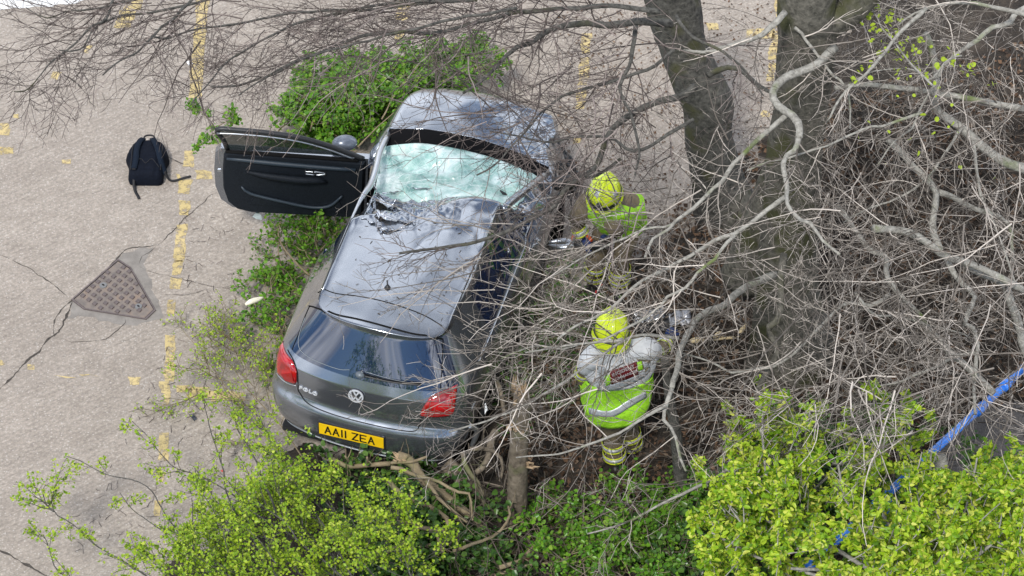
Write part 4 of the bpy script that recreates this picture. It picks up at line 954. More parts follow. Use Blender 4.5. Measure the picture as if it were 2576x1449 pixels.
LIMBS = [
 # tree, z0, z1, width px start, end, points
 (T2, 3.7, 3.6, 27, 22, [(2100, 120), (2059, 157), (2029, 173), (1972, 197), (1942, 233), (1956, 263), (1992, 293), (2012, 320), (2010, 350)], 0),
 (T2, 3.6, 3.4, 19, 8, [(2012, 320), (2007, 372), (1980, 390), (1969, 412), (1973, 439), (1980, 468), (1978, 502), (1984, 531), (2014, 554), (2036, 561), (2052, 581), (2070, 605), (2097, 630), (2110, 641)], 6),
 (T2, 3.6, 3.0, 16, 8, [(1978, 290), (1962, 303), (1936, 325), (1906, 349), (1883, 371), (1861, 396), (1838, 425), (1825, 450), (1800, 468), (1771, 497), (1744, 524), (1708, 551), (1681, 581), (1640, 603), (1624, 648)], 7),
 (T2, 3.1, 2.6, 8, 4, [(1708, 551), (1685, 567), (1624, 576), (1546, 610), (1480, 640), (1400, 690), (1340, 730)], 7),
 (T2, 3.4, 2.7, 14, 7, [(1975, 495), (1939, 522), (1910, 547), (1883, 569), (1849, 592), (1816, 603), (1771, 623), (1709, 662), (1664, 687), (1619, 709), (1574, 743), (1538, 777), (1462, 812), (1400, 850)], 9),
 (T2, 3.3, 2.6, 11, 5, [(1849, 592), (1816, 621), (1802, 644), (1763, 678), (1750, 698), (1721, 725), (1678, 745), (1664, 770), (1626, 801), (1579, 824), (1500, 856), (1417, 869), (1320, 885)], 8),
 (T2, 1.6, 2.3, 24, 15, [(1950, 690), (1896, 714), (1862, 734), (1831, 756), (1795, 775), (1763, 792), (1736, 824), (1718, 858), (1707, 891), (1700, 934), (1690, 977)], 3),
 (T2, 2.3, 2.0, 14, 7, [(1690, 977), (1672, 1026), (1669, 1055), (1694, 1087), (1708, 1140), (1726, 1183)], 5),
 (T2, 2.3, 1.9, 11, 4, [(1675, 1020), (1619, 1051), (1548, 1094), (1441, 1133), (1388, 1144), (1299, 1147)], 7),
 (T2, 2.3, 1.9, 10, 5, [(1707, 851), (1664, 846), (1615, 844), (1574, 855), (1514, 891), (1462, 930), (1417, 961), (1350, 1000), (1250, 1050), (1130, 1088)], 8),
 (T2, 2.5, 2.2, 8, 4, [(1574, 855), (1520, 860), (1460, 865), (1417, 880), (1340, 872), (1260, 900)], 7),
 (T2, 2.4, 1.7, 22, 18, [(1972, 640), (1966, 712), (1964, 757), (1962, 790), (1950, 812), (1932, 824), (1937, 847), (1953, 880), (1950, 905), (1937, 930), (1917, 959), (1905, 990), (1904, 1010)], 4),
 (T2, 2.0, 1.8, 10, 4, [(1944, 923), (1901, 928), (1845, 937), (1818, 923), (1777, 903), (1719, 887)], 6),
 (T2, 2.0, 2.2, 8, 12, [(1944, 923), (1968, 910), (1997, 889), (2030, 853), (2050, 831), (2086, 802), (2122, 763), (2154, 761), (2187, 766), (2214, 759), (2239, 743)], 6),
 (T2, 3.8, 3.5, 11, 5, [(2000, 70), (2016, 85), (2052, 135), (2086, 180), (2131, 223), (2140, 326)], 6),
 (T2, 3.6, 3.3, 9, 5, [(2319, 283), (2272, 300), (2222, 317), (2186, 320), (2139, 343), (2092, 363), (2022, 383), (1972, 397), (1939, 403), (1879, 427)], 6),
 (T2, 4.0, 3.6, 20, 8, [(1975, 30), (1930, 80), (1900, 95), (1850, 108), (1780, 130), (1720, 130)], 7),
 (T3, 3.8, 3.5, 20, 10, [(2600, 10), (2552, 37), (2539, 63), (2499, 67), (2459, 100), (2419, 123), (2392, 143), (2372, 163)], 5),
 (T3, 3.5, 3.1, 9, 4, [(2372, 167), (2359, 200), (2339, 233), (2312, 280), (2296, 320), (2259, 347), (2232, 377), (2206, 413)], 6),
 (T3, 4.0, 3.5, 13, 6, [(2330, 20), (2290, 60), (2249, 97), (2216, 140), (2176, 187), (2132, 227), (2106, 263), (2086, 300), (2076, 313)], 7),
 (T3, 3.8, 3.75, 7, 4, [(2346, 215), (2300, 170), (2262, 122), (2225, 75), (2190, 15)], 7),
 (T3, 3.8, 3.7, 6, 3, [(2420, 140), (2385, 150), (2340, 203), (2285, 170), (2200, 180), (2148, 200)], 7),
 (T3, 4.0, 3.8, 14, 6, [(2600, 40), (2513, 20), (2468, 11), (2401, 9), (2356, 16), (2322, 25), (2288, 40), (2260, 62)], 6),
 (T3, 3.2, 3.4, 18, 14, [(2576, 274), (2525, 263), (2468, 254), (2401, 241), (2356, 234), (2288, 225), (2221, 218), (2158, 216), (2100, 225)], 7),
 (T3, 2.6, 3.2, 30, 20, [(2600, 430), (2536, 412), (2491, 385), (2446, 349), (2412, 320), (2374, 292), (2347, 259), (2356, 236), (2350, 150), (2329, 83)], 8),
 (T3, 2.4, 3.0, 20, 24, [(2576, 730), (2500, 690), (2424, 658), (2390, 648), (2367, 637), (2334, 612), (2300, 592), (2255, 581), (2200, 575)], 7),
 (T3, 1.8, 2.4, 30, 20, [(2600, 930), (2568, 835), (2556, 802), (2547, 768), (2536, 730), (2514, 707), (2469, 685), (2424, 658)], 5),
 (T3, 2.4, 2.9, 22, 18, [(2367, 640), (2356, 606), (2347, 581), (2347, 547), (2352, 513), (2356, 484), (2347, 468), (2322, 441), (2288, 412), (2260, 380), (2230, 350)], 7),
 (T3, 2.6, 2.0, 18, 10, [(2363, 484), (2390, 493), (2424, 511), (2457, 529), (2491, 538), (2520, 549), (2541, 576), (2541, 615), (2547, 660)], 7),
 (T3, 2.5, 1.9, 18, 9, [(2380, 650), (2399, 685), (2424, 712), (2453, 741), (2451, 757), (2433, 790), (2424, 811), (2448, 824), (2453, 847), (2457, 869), (2455, 887), (2451, 970), (2452, 1040)], 7),
 (T3, 2.0, 1.6, 12, 4, [(2455, 887), (2424, 892), (2397, 901), (2356, 923), (2311, 937), (2266, 959), (2200, 975), (2150, 1000)], 8),
 (T3, 1.7, 2.1, 22, 14, [(2500, 990), (2469, 959), (2424, 914), (2390, 887), (2367, 860), (2334, 831), (2316, 802), (2289, 770), (2266, 743), (2248, 716), (2232, 689), (2232, 644), (2187, 626), (2154, 581), (2109, 520)], 8),
 (T3, 2.8, 2.3, 11, 5, [(2446, 349), (2460, 420), (2470, 500), (2500, 560), (2530, 640), (2560, 720)], 8),
 (T3, 2.9, 2.4, 10, 4, [(2420, 320), (2380, 380), (2330, 450), (2250, 500), (2190, 520), (2120, 560)], 8),
 (T3, 2.3, 1.8, 9, 4, [(2150, 735), (2200, 790), (2260, 800), (2320, 815), (2400, 835), (2440, 850)], 7),
 (T3, 1.7, 1.2, 10, 4, [(2190, 1080), (2130, 1150), (2060, 1220), (1980, 1280), (1900, 1330)], 5),
 (T2, 1.6, 1.0, 12, 5, [(1905, 1130), (1850, 1165), (1800, 1205), (1740, 1235), (1660, 1272), (1560, 1320), (1480, 1345)], 8),
 # limbs of the dark tree, reaching left over the car
 (T1, 3.0, 2.4, 22, 7, [(1750, 215), (1720, 240), (1660, 255), (1600, 285), (1540, 330), (1500, 420), (1457, 450), (1421, 480), (1384, 525), (1308, 567), (1214, 605), (1150, 616), (1082, 627), (1000, 640)], 8),
 (T1, 2.6, 2.3, 10, 4, [(1560, 400), (1500, 441), (1457, 450), (1428, 470), (1385, 516), (1340, 540), (1290, 545)], 8),
 (T1, 3.6, 4.2, 26, 7, [(1690, 60), (1608, 55), (1528, 64), (1468, 60), (1388, 75), (1340, 104), (1284, 128), (1228, 192), (1165, 235)], 10),
 (T1, 3.9, 4.6, 16, 6, [(1660, 30), (1550, 15), (1440, 20), (1308, 30), (1248, 48), (1188, 60), (1108, 80), (988, 80), (880, 100), (760, 150), (660, 200), (583, 220), (533, 217)], 12),
 (T1, 4.3, 4.9, 12, 5, [(1500, -30), (1300, -20), (1100, 0), (960, 20), (837, 27), (743, 30), (627, 53), (560, 67), (467, 80), (417, 97), (380, 92)], 11),
 (T1, 4.4, 4.9, 10, 4, [(1200, 0), (1000, 10), (837, 33), (717, 73), (633, 120), (567, 160), (520, 217), (480, 260)], 10),
 (T1, 4.5, 4.9, 10, 4, [(1300, 20), (1100, 60), (960, 95), (837, 123), (733, 163), (660, 200), (600, 240)], 9),
 (T1, 4.8, 5.1, 12, 4, [(560, -40), (483, 0), (433, 50), (400, 67), (360, 123), (333, 140), (300, 153), (260, 190)], 12),
 (T1, 4.8, 5.1, 10, 3, [(310, -30), (287, 0), (267, 50), (227, 73), (173, 120), (133, 147), (100, 187), (67, 227), (37, 230)], 14),
 (T1, 4.8, 5.0, 8, 3, [(420, -20), (293, 10), (220, 22), (167, 28), (110, 45), (65, 22)], 10),
 (T1, 4.6, 5.0, 9, 4, [(600, -20), (520, 0), (430, 25), (360, 34), (300, 40), (240, 70), (200, 130), (150, 130)], 9),
 (T1, 3.4, 3.0, 12, 5, [(1700, 120), (1640, 170), (1560, 200), (1480, 220), (1400, 250), (1320, 330), (1260, 400), (1200, 440)], 8),
 (T1, 3.2, 2.7, 12, 4, [(1745, 300), (1680, 340), (1600, 380), (1540, 350), (1460, 340), (1380, 360), (1300, 340), (1230, 330)], 7),
 (T1, 3.5, 3.0, 14, 6, [(1600, 55), (1595, 110), (1585, 160), (1560, 220), (1590, 300), (1610, 380), (1600, 440)], 8),
 (T1, 3.8, 3.6, 12, 5, [(1700, 40), (1740, 90), (1800, 120), (1850, 160), (1890, 200), (1920, 240)], 8),
 (T1, 2.8, 2.9, 18, 10, [(1780, 190), (1830, 170), (1870, 180), (1910, 215), (1950, 235)], 6),
]
JOINB = {T1.name: BK_DARK, T2.name: BK_PALE, T3.name: BK_PALE}
bytree = {T1.name: ([], []), T2.name: ([], []), T3.name: ([], [])}
DARKSET, PALESET = [], []
for tr_, z0, z1, w0, w1, pts, dens in LIMBS:
    k = len(pts); W = np.array([at(x, y, z0+(z1-z0)*i/(k-1)) for i, (x, y) in enumerate(pts)])
    dist = float(((W-CAM)@dv).mean()); P_, R_ = limb(W, w0/2/FPX*dist, w1/2/FPX*dist)
    base = np.array(tr_.location)
    topl = tr_ is T1 and pts[-1][0] < 1000
    m_ = BK_DARK if tr_ is T1 else BK_PALE
    if tr_ is T2 and w0 > 19 and z0 < 3: m_ = BK_MOSS if z1 < 2 else BK_PALE
    limb_obj(P_-base, R_*.86, m_, tr_, 8 if w0 > 12 else 6)
    if not dens: continue
    ln = np.linalg.norm(np.diff(P_, axis=0), axis=1).sum(); Pr, Rr = resamp(P_, R_, 24)
    n1 = max(3, int(dens*ln*.85))
    dim = imgdir(215)[0]*.05 if tr_ is T1 else np.zeros(3)
    a1, r1 = grow(Pr[None], np.minimum(Rr, .014)[None], n1, .75 if tr_ is not T1 else .85, (22, 60), 9, .17, dim, .08, .45, .0018, .35)
    a2, r2 = grow(a1, r1, 5, .36, (22, 55), 6, .18, dim*.6, .15, .6, .0016, .4)
    a3, r3 = grow(a2, r2, 2, .14, (25, 60), 4, .18, (0, 0, 0), .2, .7, .0014, .5)
    L_ = bytree[tr_.name][0]; L_ += [(a-base, r) for a, r in ((a1, r1), (a2, r2), (a3, r3))]
def filler(tree, poly, n, zr, deg, spread, L=.9, store=None, mask=None, r0=.006, bend=(0, 0, 0), k1=5, k2=3, wig=.13):
    S0 = scatter(poly, n, zr, mask=mask); D = imgdir(deg, rng, n, spread, 0, .25)
    a1, r1 = stems(S0, D, L, r0, 9, wig, bend, .002)
    a2, r2 = grow(a1, r1, k1, L*.42, (22, 58), 6, .18, bend, .1, .6, .0016, .5)
    a3, r3 = grow(a2, r2, k2, L*.16, (25, 60), 4, .18, (0, 0, 0), .2, .7, .0014, .5)
    out_ = [(a1, r1), (a2, r2), (a3, r3)]
    if tree is not None:
        base = np.array(tree.location); bytree[tree.name][0].extend([(a-base, r) for a, r in out_])
    return out_
# extra spray density where the picture shows it
filler(T1, [(1150, -30), (1700, -30), (1720, 430), (1560, 560), (1380, 420), (1240, 330), (1120, 220), (1020, 60)], 90, (2.6, 4.4), 205, 50)
filler(T1, [(760, -30), (1200, -30), (1120, 180), (900, 190), (760, 130)], 30, (4.0, 4.8), 205, 25)
filler(T1, [(350, -30), (760, -30), (700, 90), (520, 150), (380, 110)], 16, (4.5, 5.0), 222, 25, .8)
filler(T1, [(150, -30), (420, -30), (320, 90), (180, 60)], 9, (4.6, 5.0), 222, 25, .7)
filler(T2, [(1180, 560), (1480, 470), (1700, 520), (1720, 760), (1480, 1050), (1250, 1100), (1180, 900), (1200, 700)], 62, (1.7, 2.9), 205, 28, 1.0)
filler(T2, [(1700, 250), (2150, 250), (2250, 900), (1950, 1100), (1700, 1150), (1600, 700)], 85, (1.6, 3.2), 215, 45, .9)
filler(T3, [(2050, -30), (2620, -30), (2620, 1000), (2300, 1050), (2000, 950), (2050, 400)], 170, (1.6, 3.8), 225, 60, .9)
filler(T3, [(1950, 850), (2620, 800), (2620, 1120), (2100, 1150), (1800, 1180)], 60, (.9, 2.2), 215, 40, .9)
filler(T3, [(2250, -40), (2620, -40), (2620, 300), (2300, 250)], 60, (2.6, 4.0), 215, 60, .8, r0=.004)
filler(T3, [(1950, 250), (2620, 250), (2620, 900), (1950, 900)], 70, (1.4, 3.2), 240, 80, .6, r0=.0035, k1=6, k2=4)
for tr_ in (T1, T2, T3):
    build_twigs('twigs', bytree[tr_.name][0], TW_BROWN if tr_ is T1 else TW_GREY, tr_)

def extra_stem(tree, b, pts, mat, name='stem'):
    P = np.array([atY(x, y, b[1]+dy) for x, y, w_, dy in pts]); dist = (P-CAM)@dv; R = np.array([w_ for _, _, w_, _ in pts])/2/FPX*dist
    q = smoothline(np.c_[P, R], 34); V, F = tubes(q[None, :, :3], q[None, :, 3], 22, True); c = np.repeat(q[:, :3], 22, 0); d = V-c; a = np.tile(np.arange(22), 34); h = np.repeat(np.arange(34), 22)
    V = c+d*(1+.18*(fbm(a*.6, h*.25, 13, 3)-.5))[:, None]-b; link(name, npmesh(name, V, F, True), mat, tree)
extra_stem(T1, b1, [(1905, 640, 110, -.35), (1880, 590, 120, -.25), (1850, 520, 110, -.1), (1822, 450, 90, 0), (1800, 380, 60, .05)], BK_MOSS, 'root_flare')
extra_stem(T2, b2, [(1878, 700, 130, .25), (1905, 600, 112, .2), (1940, 500, 100, .1), (1972, 400, 90, 0), (1990, 300, 60, 0)], BK_MOSS)
extra_stem(T2, b2, [(2060, 900, 110, 0), (2035, 820, 100, 0), (2010, 720, 90, 0), (1998, 600, 60, 0)], BK_DARK, 'root_flare')
extra_stem(T2, b2, [(2075, 60, 90, 0), (2130, 30, 84, 0), (2190, -30, 78, 0), (2240, -90, 74, 0)], BK_MOSS)
# ---- brushwood lying on the ground round the firefighters
BR = []
BRP = [(1230, 900), (1330, 620), (1480, 600), (1700, 560), (1950, 700), (2400, 750), (2600, 900), (2500, 1050), (2000, 1250), (1760, 1449), (1300, 1460), (1120, 1350), (1150, 1120)]
CLEAR = [at(1560, 1110), at(1575, 1150), at(1525, 690), at(1530, 720)]
def clear(S0, r=.42):
    return S0[np.min([np.linalg.norm((S0-c)[:, :2], axis=1) for c in CLEAR], axis=0) > r]
S0 = clear(scatter(BRP, 520, (.02, .45)), .65); D = imgdir(0, rng, len(S0), 400, .05, .22)
a1, r1 = stems(S0, D, .95, .0075, 9, .20, (0, 0, -.04), .003)
a2, r2 = grow(a1, r1, 4, .42, (20, 60), 6, .20, (0, 0, -.02), .1, .6, .0022, .5)
a3, r3 = grow(a2, r2, 2, .18, (20, 60), 4, .2, (0, 0, 0), .1, .7, .0018, .5)
for A in (a1, a2, a3): A[..., 2] = np.maximum(A[..., 2], .03+.05*rng.uniform(size=A.shape[:2]))
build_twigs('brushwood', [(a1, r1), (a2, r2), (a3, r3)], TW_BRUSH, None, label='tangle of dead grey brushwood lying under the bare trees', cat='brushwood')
BRP2 = [(2050, 250), (2600, 250), (2600, 900), (2050, 800)]
S0 = scatter(BRP2, 330, (.02, .5)); D = imgdir(0, rng, 330, 400, .05, .22)
a1, r1 = stems(S0, D, .8, .006, 8, .2, (0, 0, -.04), .003); a2, r2 = grow(a1, r1, 4, .4, (20, 60), 6, .2, (0, 0, 0), .1, .6, .002, .5)
for A in (a1, a2): A[..., 2] = np.maximum(A[..., 2], .03+.05*rng.uniform(size=A.shape[:2]))
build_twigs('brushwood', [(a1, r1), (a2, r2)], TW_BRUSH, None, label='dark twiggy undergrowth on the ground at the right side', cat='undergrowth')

# ---- leaf litter
LIT = leafmat('dead_leaves', [(.04, .024, .016), (.10, .055, .03), (.17, .10, .058), (.07, .05, .036), (.26, .18, .12)], .8, .1)
lp_ = [(2000, 300), (2620, 100), (2620, 1449), (1650, 1449), (1300, 1440), (1250, 1100), (1400, 800), (1650, 560)]
C = scatter(lp_, 12000, (0, 0)); C[:, 2] = soilz(C[:, 0], C[:, 1])+rng.uniform(.003, .03, len(C))
lit = build_leaves('leaf_litter', leaves_mesh(C, .05, 1.2), LIT, None); tag(lit, 'brown dead leaves covering the earth under the trees', 'leaf litter')
# light twiggy bits and seed husks on the concrete near the trees
C = scatter([(1400, 0), (2000, 0), (1950, 300), (1800, 560), (1480, 700), (1400, 400)], 1500, (0, 0)); C[:, 2] = .006
l2 = build_leaves('leaf_scraps', leaves_mesh(C, .028, 1.5), LIT, None); tag(l2, 'scattered brown leaf scraps on the concrete under the dark tree', 'leaf litter')
C = scatter([(440, 520), (640, 560), (700, 900), (700, 1100), (560, 1300), (150, 1400), (300, 1100), (460, 800)], 260, (0, 0)); a, r = stems(C+[0, 0, .01], imgdir(0, rng, 260, 300, 0, .02), .07, .0022, 4, .25, (0, 0, 0), .002); a[..., 2] = .008
build_twigs('twig_litter', [(a, r)], TW_BROWN, None, label='small broken twigs strewn on the concrete left of the car', cat='twigs')

# ---- leafy shrubs
LF_YG = leafmat('leaves_yellow_green', [(.13, .25, .012), (.28, .44, .02), (.42, .54, .035), (.20, .36, .018), (.54, .62, .09)], .45, .4)
LF_MID = leafmat('leaves_mid_green', [(.04, .13, .010), (.09, .24, .014), (.16, .33, .022), (.06, .17, .015), (.22, .34, .04)], .35, .3)
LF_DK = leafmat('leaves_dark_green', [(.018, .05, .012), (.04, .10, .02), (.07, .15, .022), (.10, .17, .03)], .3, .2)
LF_BR = leafmat('leaves_bright_tip', [(.05, .13, .008), (.19, .35, .012), (.36, .51, .020), (.58, .60, .11), (.11, .24, .010), (.27, .44, .018), (.44, .54, .04)], .45, .28)
LF_LIME = leafmat('leaves_lime', [(.30, .48, .02), (.42, .58, .04), (.52, .55, .08)], .5, .45)
def shrub(name, label, cat, base, mains, mat_st, mat_lf, r0=.010, z=(.3, .9), n2=6, L2=.45, n3=4, L3=.18, leaf=.03, per=3, cl=3, jit=.018, extra=None, oval=False, bend=(0, 0, .01), lowleaf=.25, group=None, avoid=[(780, 1040), (990, 1080), (985, 1145), (790, 1105)]):
    b = at(*base); e = empty(name, tuple(b)); tag(e, label, cat, group)
    sets = []; A = []
    for pts in mains:
        if isinstance(pts, tuple): pts, zz = pts
        else: zz = z
        k = len(pts); W = np.array([at(x, y, zz[0]+(zz[1]-zz[0])*i/(k-1)) for i, (x, y) in enumerate(pts)])
        P_, R_ = limb(W, r0, r0*.3); limb_obj(P_-b, R_, mat_st, e, 6, 'stem'); Pr, Rr = resamp(P_, R_, 12); A.append((Pr, Rr))
    MP = [np.array([a for a, _ in A])] if A else []; MR = [np.array([r for _, r in A])] if A else []
    if extra:
        S0 = scatter(extra['poly'], extra['n'], extra['z'], mask=extra.get('mask')); D = imgdir(extra['deg'], rng, extra['n'], extra.get('spread', 35), extra.get('up', .3), .25)
        a, r = stems(S0, D, extra.get('L', .6), extra.get('r0', .005), 12, .12, bend, .002); sets.append((a, r)); MP.append(a); MR.append(r)
    MPa = np.concatenate(MP); MRa = np.concatenate(MR)
    a2, r2 = grow(MPa, MRa, n2, L2, (20, 60), 6, .15, bend, .12, .6, .0018, .6); a3, r3 = grow(a2, r2, n3, L3, (25, 60), 4, .15, bend, .15, .7, .0014, .7)
    if avoid is not None:
        for_ = lambda a: ~np.any(inpoly(*pix(a.reshape(-1, 3)).T, avoid).reshape(a.shape[:2]), axis=1)
        k2, k3 = for_(a2), for_(a3); a2, r2, a3, r3 = a2[k2], r2[k2], a3[k3], r3[k3]
    sets += [(a2, r2), (a3, r3)]
    for a, r in sets: a[..., 2] = np.maximum(a[..., 2], .02)
    build_twigs('twigs', [(a-b, r) for a, r in sets], mat_st, e)
    C = np.concatenate([along(a3, per, .004), along(a2, per, .004, lowleaf)]); C = np.repeat(C, cl, 0)+rng.normal(size=(len(C)*cl, 3))*jit
    C[:, 2] = np.maximum(C[:, 2], .015)
    build_leaves('leaves', (oval_leaves if oval else leaves_mesh)(C-b, leaf), mat_lf, e)
    return e
HW = [[(700, 1560), (505, 1389), (483, 1311), (480, 1254)], [(760, 1560), (640, 1460), (498, 1396), (444, 1332), (402, 1275), (384, 1236), (348, 1211), (302, 1201), (256, 1190), (199, 1161), (164, 1144)],
 [(740, 1500), (660, 1400), (583, 1268), (558, 1183), (544, 1119), (526, 1069), (512, 987)], [(520, 1560), (320, 1421), (249, 1375), (178, 1318), (135, 1286), (135, 1236), (156, 1200)],
 [(300, 1560), (160, 1449), (128, 1396), (110, 1343)], [(860, 1450), (760, 1370), (640, 1290), (587, 1247), (498, 1197), (427, 1172), (373, 1101), (330, 1060)], [(900, 1480), (820, 1330), (745, 1220), (690, 1120), (640, 1040)],
 [(135, 1286), (110, 1265), (80, 1245)], [(600, 1560), (520, 1449), (400, 1330), (330, 1280), (300, 1240)], [(980, 1500), (900, 1400), (850, 1330), (790, 1260)], [(700, 1300), (640, 1160), (600, 1080), (580, 1010)]]
shrub('hawthorn_bush', 'yellow green leafing hawthorn bush spreading across the lower left of the concrete', 'bush', (900, 1500), HW, BK_DARK, LF_YG, .009, (.9, .8), 7, .34, 4, .14, .027, 2, 4, .017, lowleaf=.1,
 extra=dict(poly=[(500, 1449), (620, 1340), (740, 1255), (880, 1270), (990, 1350), (1060, 1500), (620, 1560), (400, 1500)], n=62, z=(.3, 1.3), deg=135, L=.55, spread=40))
shrub('hawthorn_bush', 'thin leafy hawthorn sprays spread on the concrete left of the car boot', 'bush', (700, 1150), [([(760, 1150), (700, 1060), (640, 1000), (560, 900), (480, 830), (425, 760)], (.2, .1)), ([(700, 1130), (620, 1050), (560, 960), (500, 880), (440, 800)], (.15, .1))], TW_TAN, LF_YG, .006, (.2, .1), 6, .25, 3, .12, .022, 1, 3, .014, lowleaf=.3,
 extra=dict(poly=[(480, 900), (600, 850), (690, 960), (720, 1080), (640, 1120), (520, 1000)], n=26, z=(.03, .3), deg=130, L=.4, spread=50, r0=.004))
shrub('broken_bush', 'leafy bush squashed under the left rear side of the car', 'bush', (800, 1000), [([(790, 700), (740, 660), (700, 600), (710, 545)], (.2, .5)), ([(760, 760), (720, 700), (700, 640), (715, 560)], (.1, .4)), ([(720, 860), (690, 790), (680, 700)], (.1, .3))], TW_TAN, LF_MID, .012, (.2, .4), 5, .22, 3, .12, .034, 1, 3, .02, oval=True,
 extra=dict(poly=[(700, 560), (880, 545), (850, 620), (780, 720), (740, 850), (680, 1000), (650, 980), (680, 880), (640, 830), (610, 760), (680, 700), (720, 640)], n=58, z=(.03, .30), deg=120, L=.26, spread=80, r0=.005, up=.1))
shrub('ivy_heap', 'heap of torn green ivy and stems behind the open car door', 'ivy', (860, 340), [([(935, 150), (932, 220), (922, 300)], (.7, .3)), ([(820, 300), (810, 240), (800, 200)], (.3, .6)), ([(960, 300), (1000, 230), (1060, 150)], (.5, .7)), ([(900, 370), (960, 310), (1040, 240)], (.4, .6)), ([(780, 330), (795, 280), (830, 230)], (.4, .5)), ([(700, 330), (740, 300)], (.1, .2)), ([(860, 200), (880, 260), (890, 300)], (.65, .6))], TW_TAN, LF_MID, .008, (.3, .6), 5, .2, 3, .11, .042, 2, 3, .022, oval=True,
 extra=dict(poly=[(745, 330), (752, 265), (785, 215), (830, 185), (930, 175), (1040, 155), (1100, 160), (1275, 140), (1180, 205), (1040, 235), (980, 280), (960, 330), (900, 385), (840, 345)], n=140, z=(.05, .5), deg=100, L=.22, spread=90, r0=.005, up=.1, mask=lambda p: np.where(p[:, 0] > 960, .6, 1.)))
shrub('leafy_sprig', 'small green sprig poking out beside the top corner of the open door', 'sprig', (555, 335), [([(600, 340), (545, 320), (505, 285), (475, 262)], (.9, .9)), ([(545, 320), (575, 300), (600, 270)], (.9, .95)), ([(560, 325), (525, 345), (500, 370)], (.9, .85))], TW_TAN, LF_MID, .005, (.9, .9), 7, .10, 3, .05, .034, 2, 3, .012, oval=True)
# low green growth at the bottom middle
shrub('ivy_patch', 'dark ivy growing over the ground between the broken branches', 'ivy', (1060, 1300), [([(1000, 1400), (960, 1300), (920, 1230)], (.1, .3))], OLDB, LF_DK, .006, (.1, .3), 4, .3, 3, .15, .05, 2, 3, .03, oval=True,
 extra=dict(poly=[(920, 1180), (1060, 1220), (1180, 1330), (1300, 1449), (1100, 1500), (940, 1449), (900, 1300)], n=100, z=(.02, .25), deg=90, L=.3, spread=120, r0=.004))
shrub('bramble_patch', 'mid green brambles below the standing firefighter at the bottom edge', 'brambles', (1560, 1400), [([(1560, 1400), (1600, 1350), (1640, 1280)], (.1, .4))], TW_TAN, LF_MID, .005, (.1, .3), 5, .3, 3, .16, .036, 2, 3, .02, oval=True,
 extra=dict(poly=[(1330, 1449), (1400, 1340), (1500, 1270), (1650, 1250), (1740, 1320), (1780, 1449), (1600, 1500)], n=85, z=(.03, .4), deg=90, L=.35, spread=100, r0=.004))
shrub('bramble_patch', 'sparse green growth on the bank between the car and the firefighters', 'brambles', (1420, 800), [([(1420, 900), (1400, 820), (1380, 760)], (.1, .3))], TW_TAN, LF_DK, .004, (.1, .3), 4, .25, 3, .12, .032, 1, 3, .02, oval=True,
 extra=dict(poly=[(1300, 760), (1420, 690), (1480, 760), (1500, 900), (1380, 1000), (1280, 1050), (1240, 950)], n=50, z=(.03, .25), deg=90, L=.3, spread=120, r0=.003))
shrub('ivy_patch', 'dark green bushy ivy showing between the bright tree and the brushwood', 'ivy', (2090, 1180), [([(2090, 1180), (2080, 1120), (2100, 1060)], (.2, .6))], OLDB, LF_DK, .006, (.1, .3), 4, .3, 3, .15, .05, 2, 3, .03, oval=True,
 extra=dict(poly=[(2040, 1080), (2120, 1060), (2140, 1200), (2080, 1260), (1700, 1449), (1640, 1380), (1900, 1250)], n=60, z=(.05, .5), deg=90, L=.3, spread=120, r0=.004))
# ---- bright leafy tree, lower right
tb = at(2300, 1560); BT = empty('leafy_tree', tuple(tb)); tag(BT, 'bright yellow green leafing tree filling the bottom right corner', 'tree')
P_, R_ = limb(np.array([tb, tb+[.1, .1, .8], tb+[.0, .3, 1.5]])-tb, .09, .06, 12); limb_obj(P_, R_, BK_PALE, BT, 12, 'trunk')
hub = tb+np.array([0, .3, 1.45])
BTL = [[(2300, 1500), (2100, 1380), (1960, 1300), (1941, 1254), (1925, 1190), (1915, 1100), (1918, 1010)], [(2100, 1380), (1990, 1340), (1880, 1275), (1890, 1220), (1909, 1179)], [(2300, 1500), (2250, 1350), (2200, 1250), (2220, 1150), (2235, 1075)],
 [(2320, 1500), (2400, 1350), (2440, 1240), (2455, 1150)], [(2320, 1500), (2480, 1380), (2560, 1280), (2600, 1200)], [(2250, 1500), (2050, 1449), (1900, 1400), (1790, 1340)], [(2250, 1500), (2100, 1440), (1950, 1420), (1830, 1270)], [(2200, 1350), (2130, 1260), (2100, 1150)], [(2250, 1350), (2330, 1230), (2345, 1130)]]
btl = []
for pts in BTL:
    k = len(pts); W = np.array([at(x, y, 1.5+.5*i/(k-1)) for i, (x, y) in enumerate(pts)]); P_, R_ = limb(W, .018, .006); limb_obj(P_-tb, R_, BK_PALE, BT, 7); btl.append(resamp(P_, R_, 20))
Pm = np.array([a for a, _ in btl]); Rm = np.array([r for _, r in btl])
bpoly = [(1770, 1449), (1790, 1350), (1765, 1340), (1790, 1300), (1830, 1275), (1840, 1200), (1780, 1215), (1850, 1150), (1850, 1120), (1880, 1060), (1840, 1055), (1900, 1040), (1925, 985), (1950, 1060), (2020, 1060), (2040, 1130), (2060, 1230), (2090, 1250), (2060, 1170), (2110, 1100), (2160, 1105), (2200, 1050), (2270, 1055), (2340, 1110), (2350, 1150), (2330, 1230), (2370, 1300), (2400, 1260), (2380, 1200), (2400, 1150), (2460, 1120), (2450, 1180), (2480, 1230), (2590, 1190), (2620, 1500), (1770, 1500)]
mk = lambda p: np.clip((fbm(p[:, 0]/95., p[:, 1]/95., 41, 2)-.42)*7, .04+.5*((p[:, 0] > 2280) & (p[:, 1] > 1230))+.3*(p[:, 1] > 1330)+.45*((p[:, 0] < 2050) & (p[:, 0] > 1830) & (p[:, 1] < 1300)), 1)
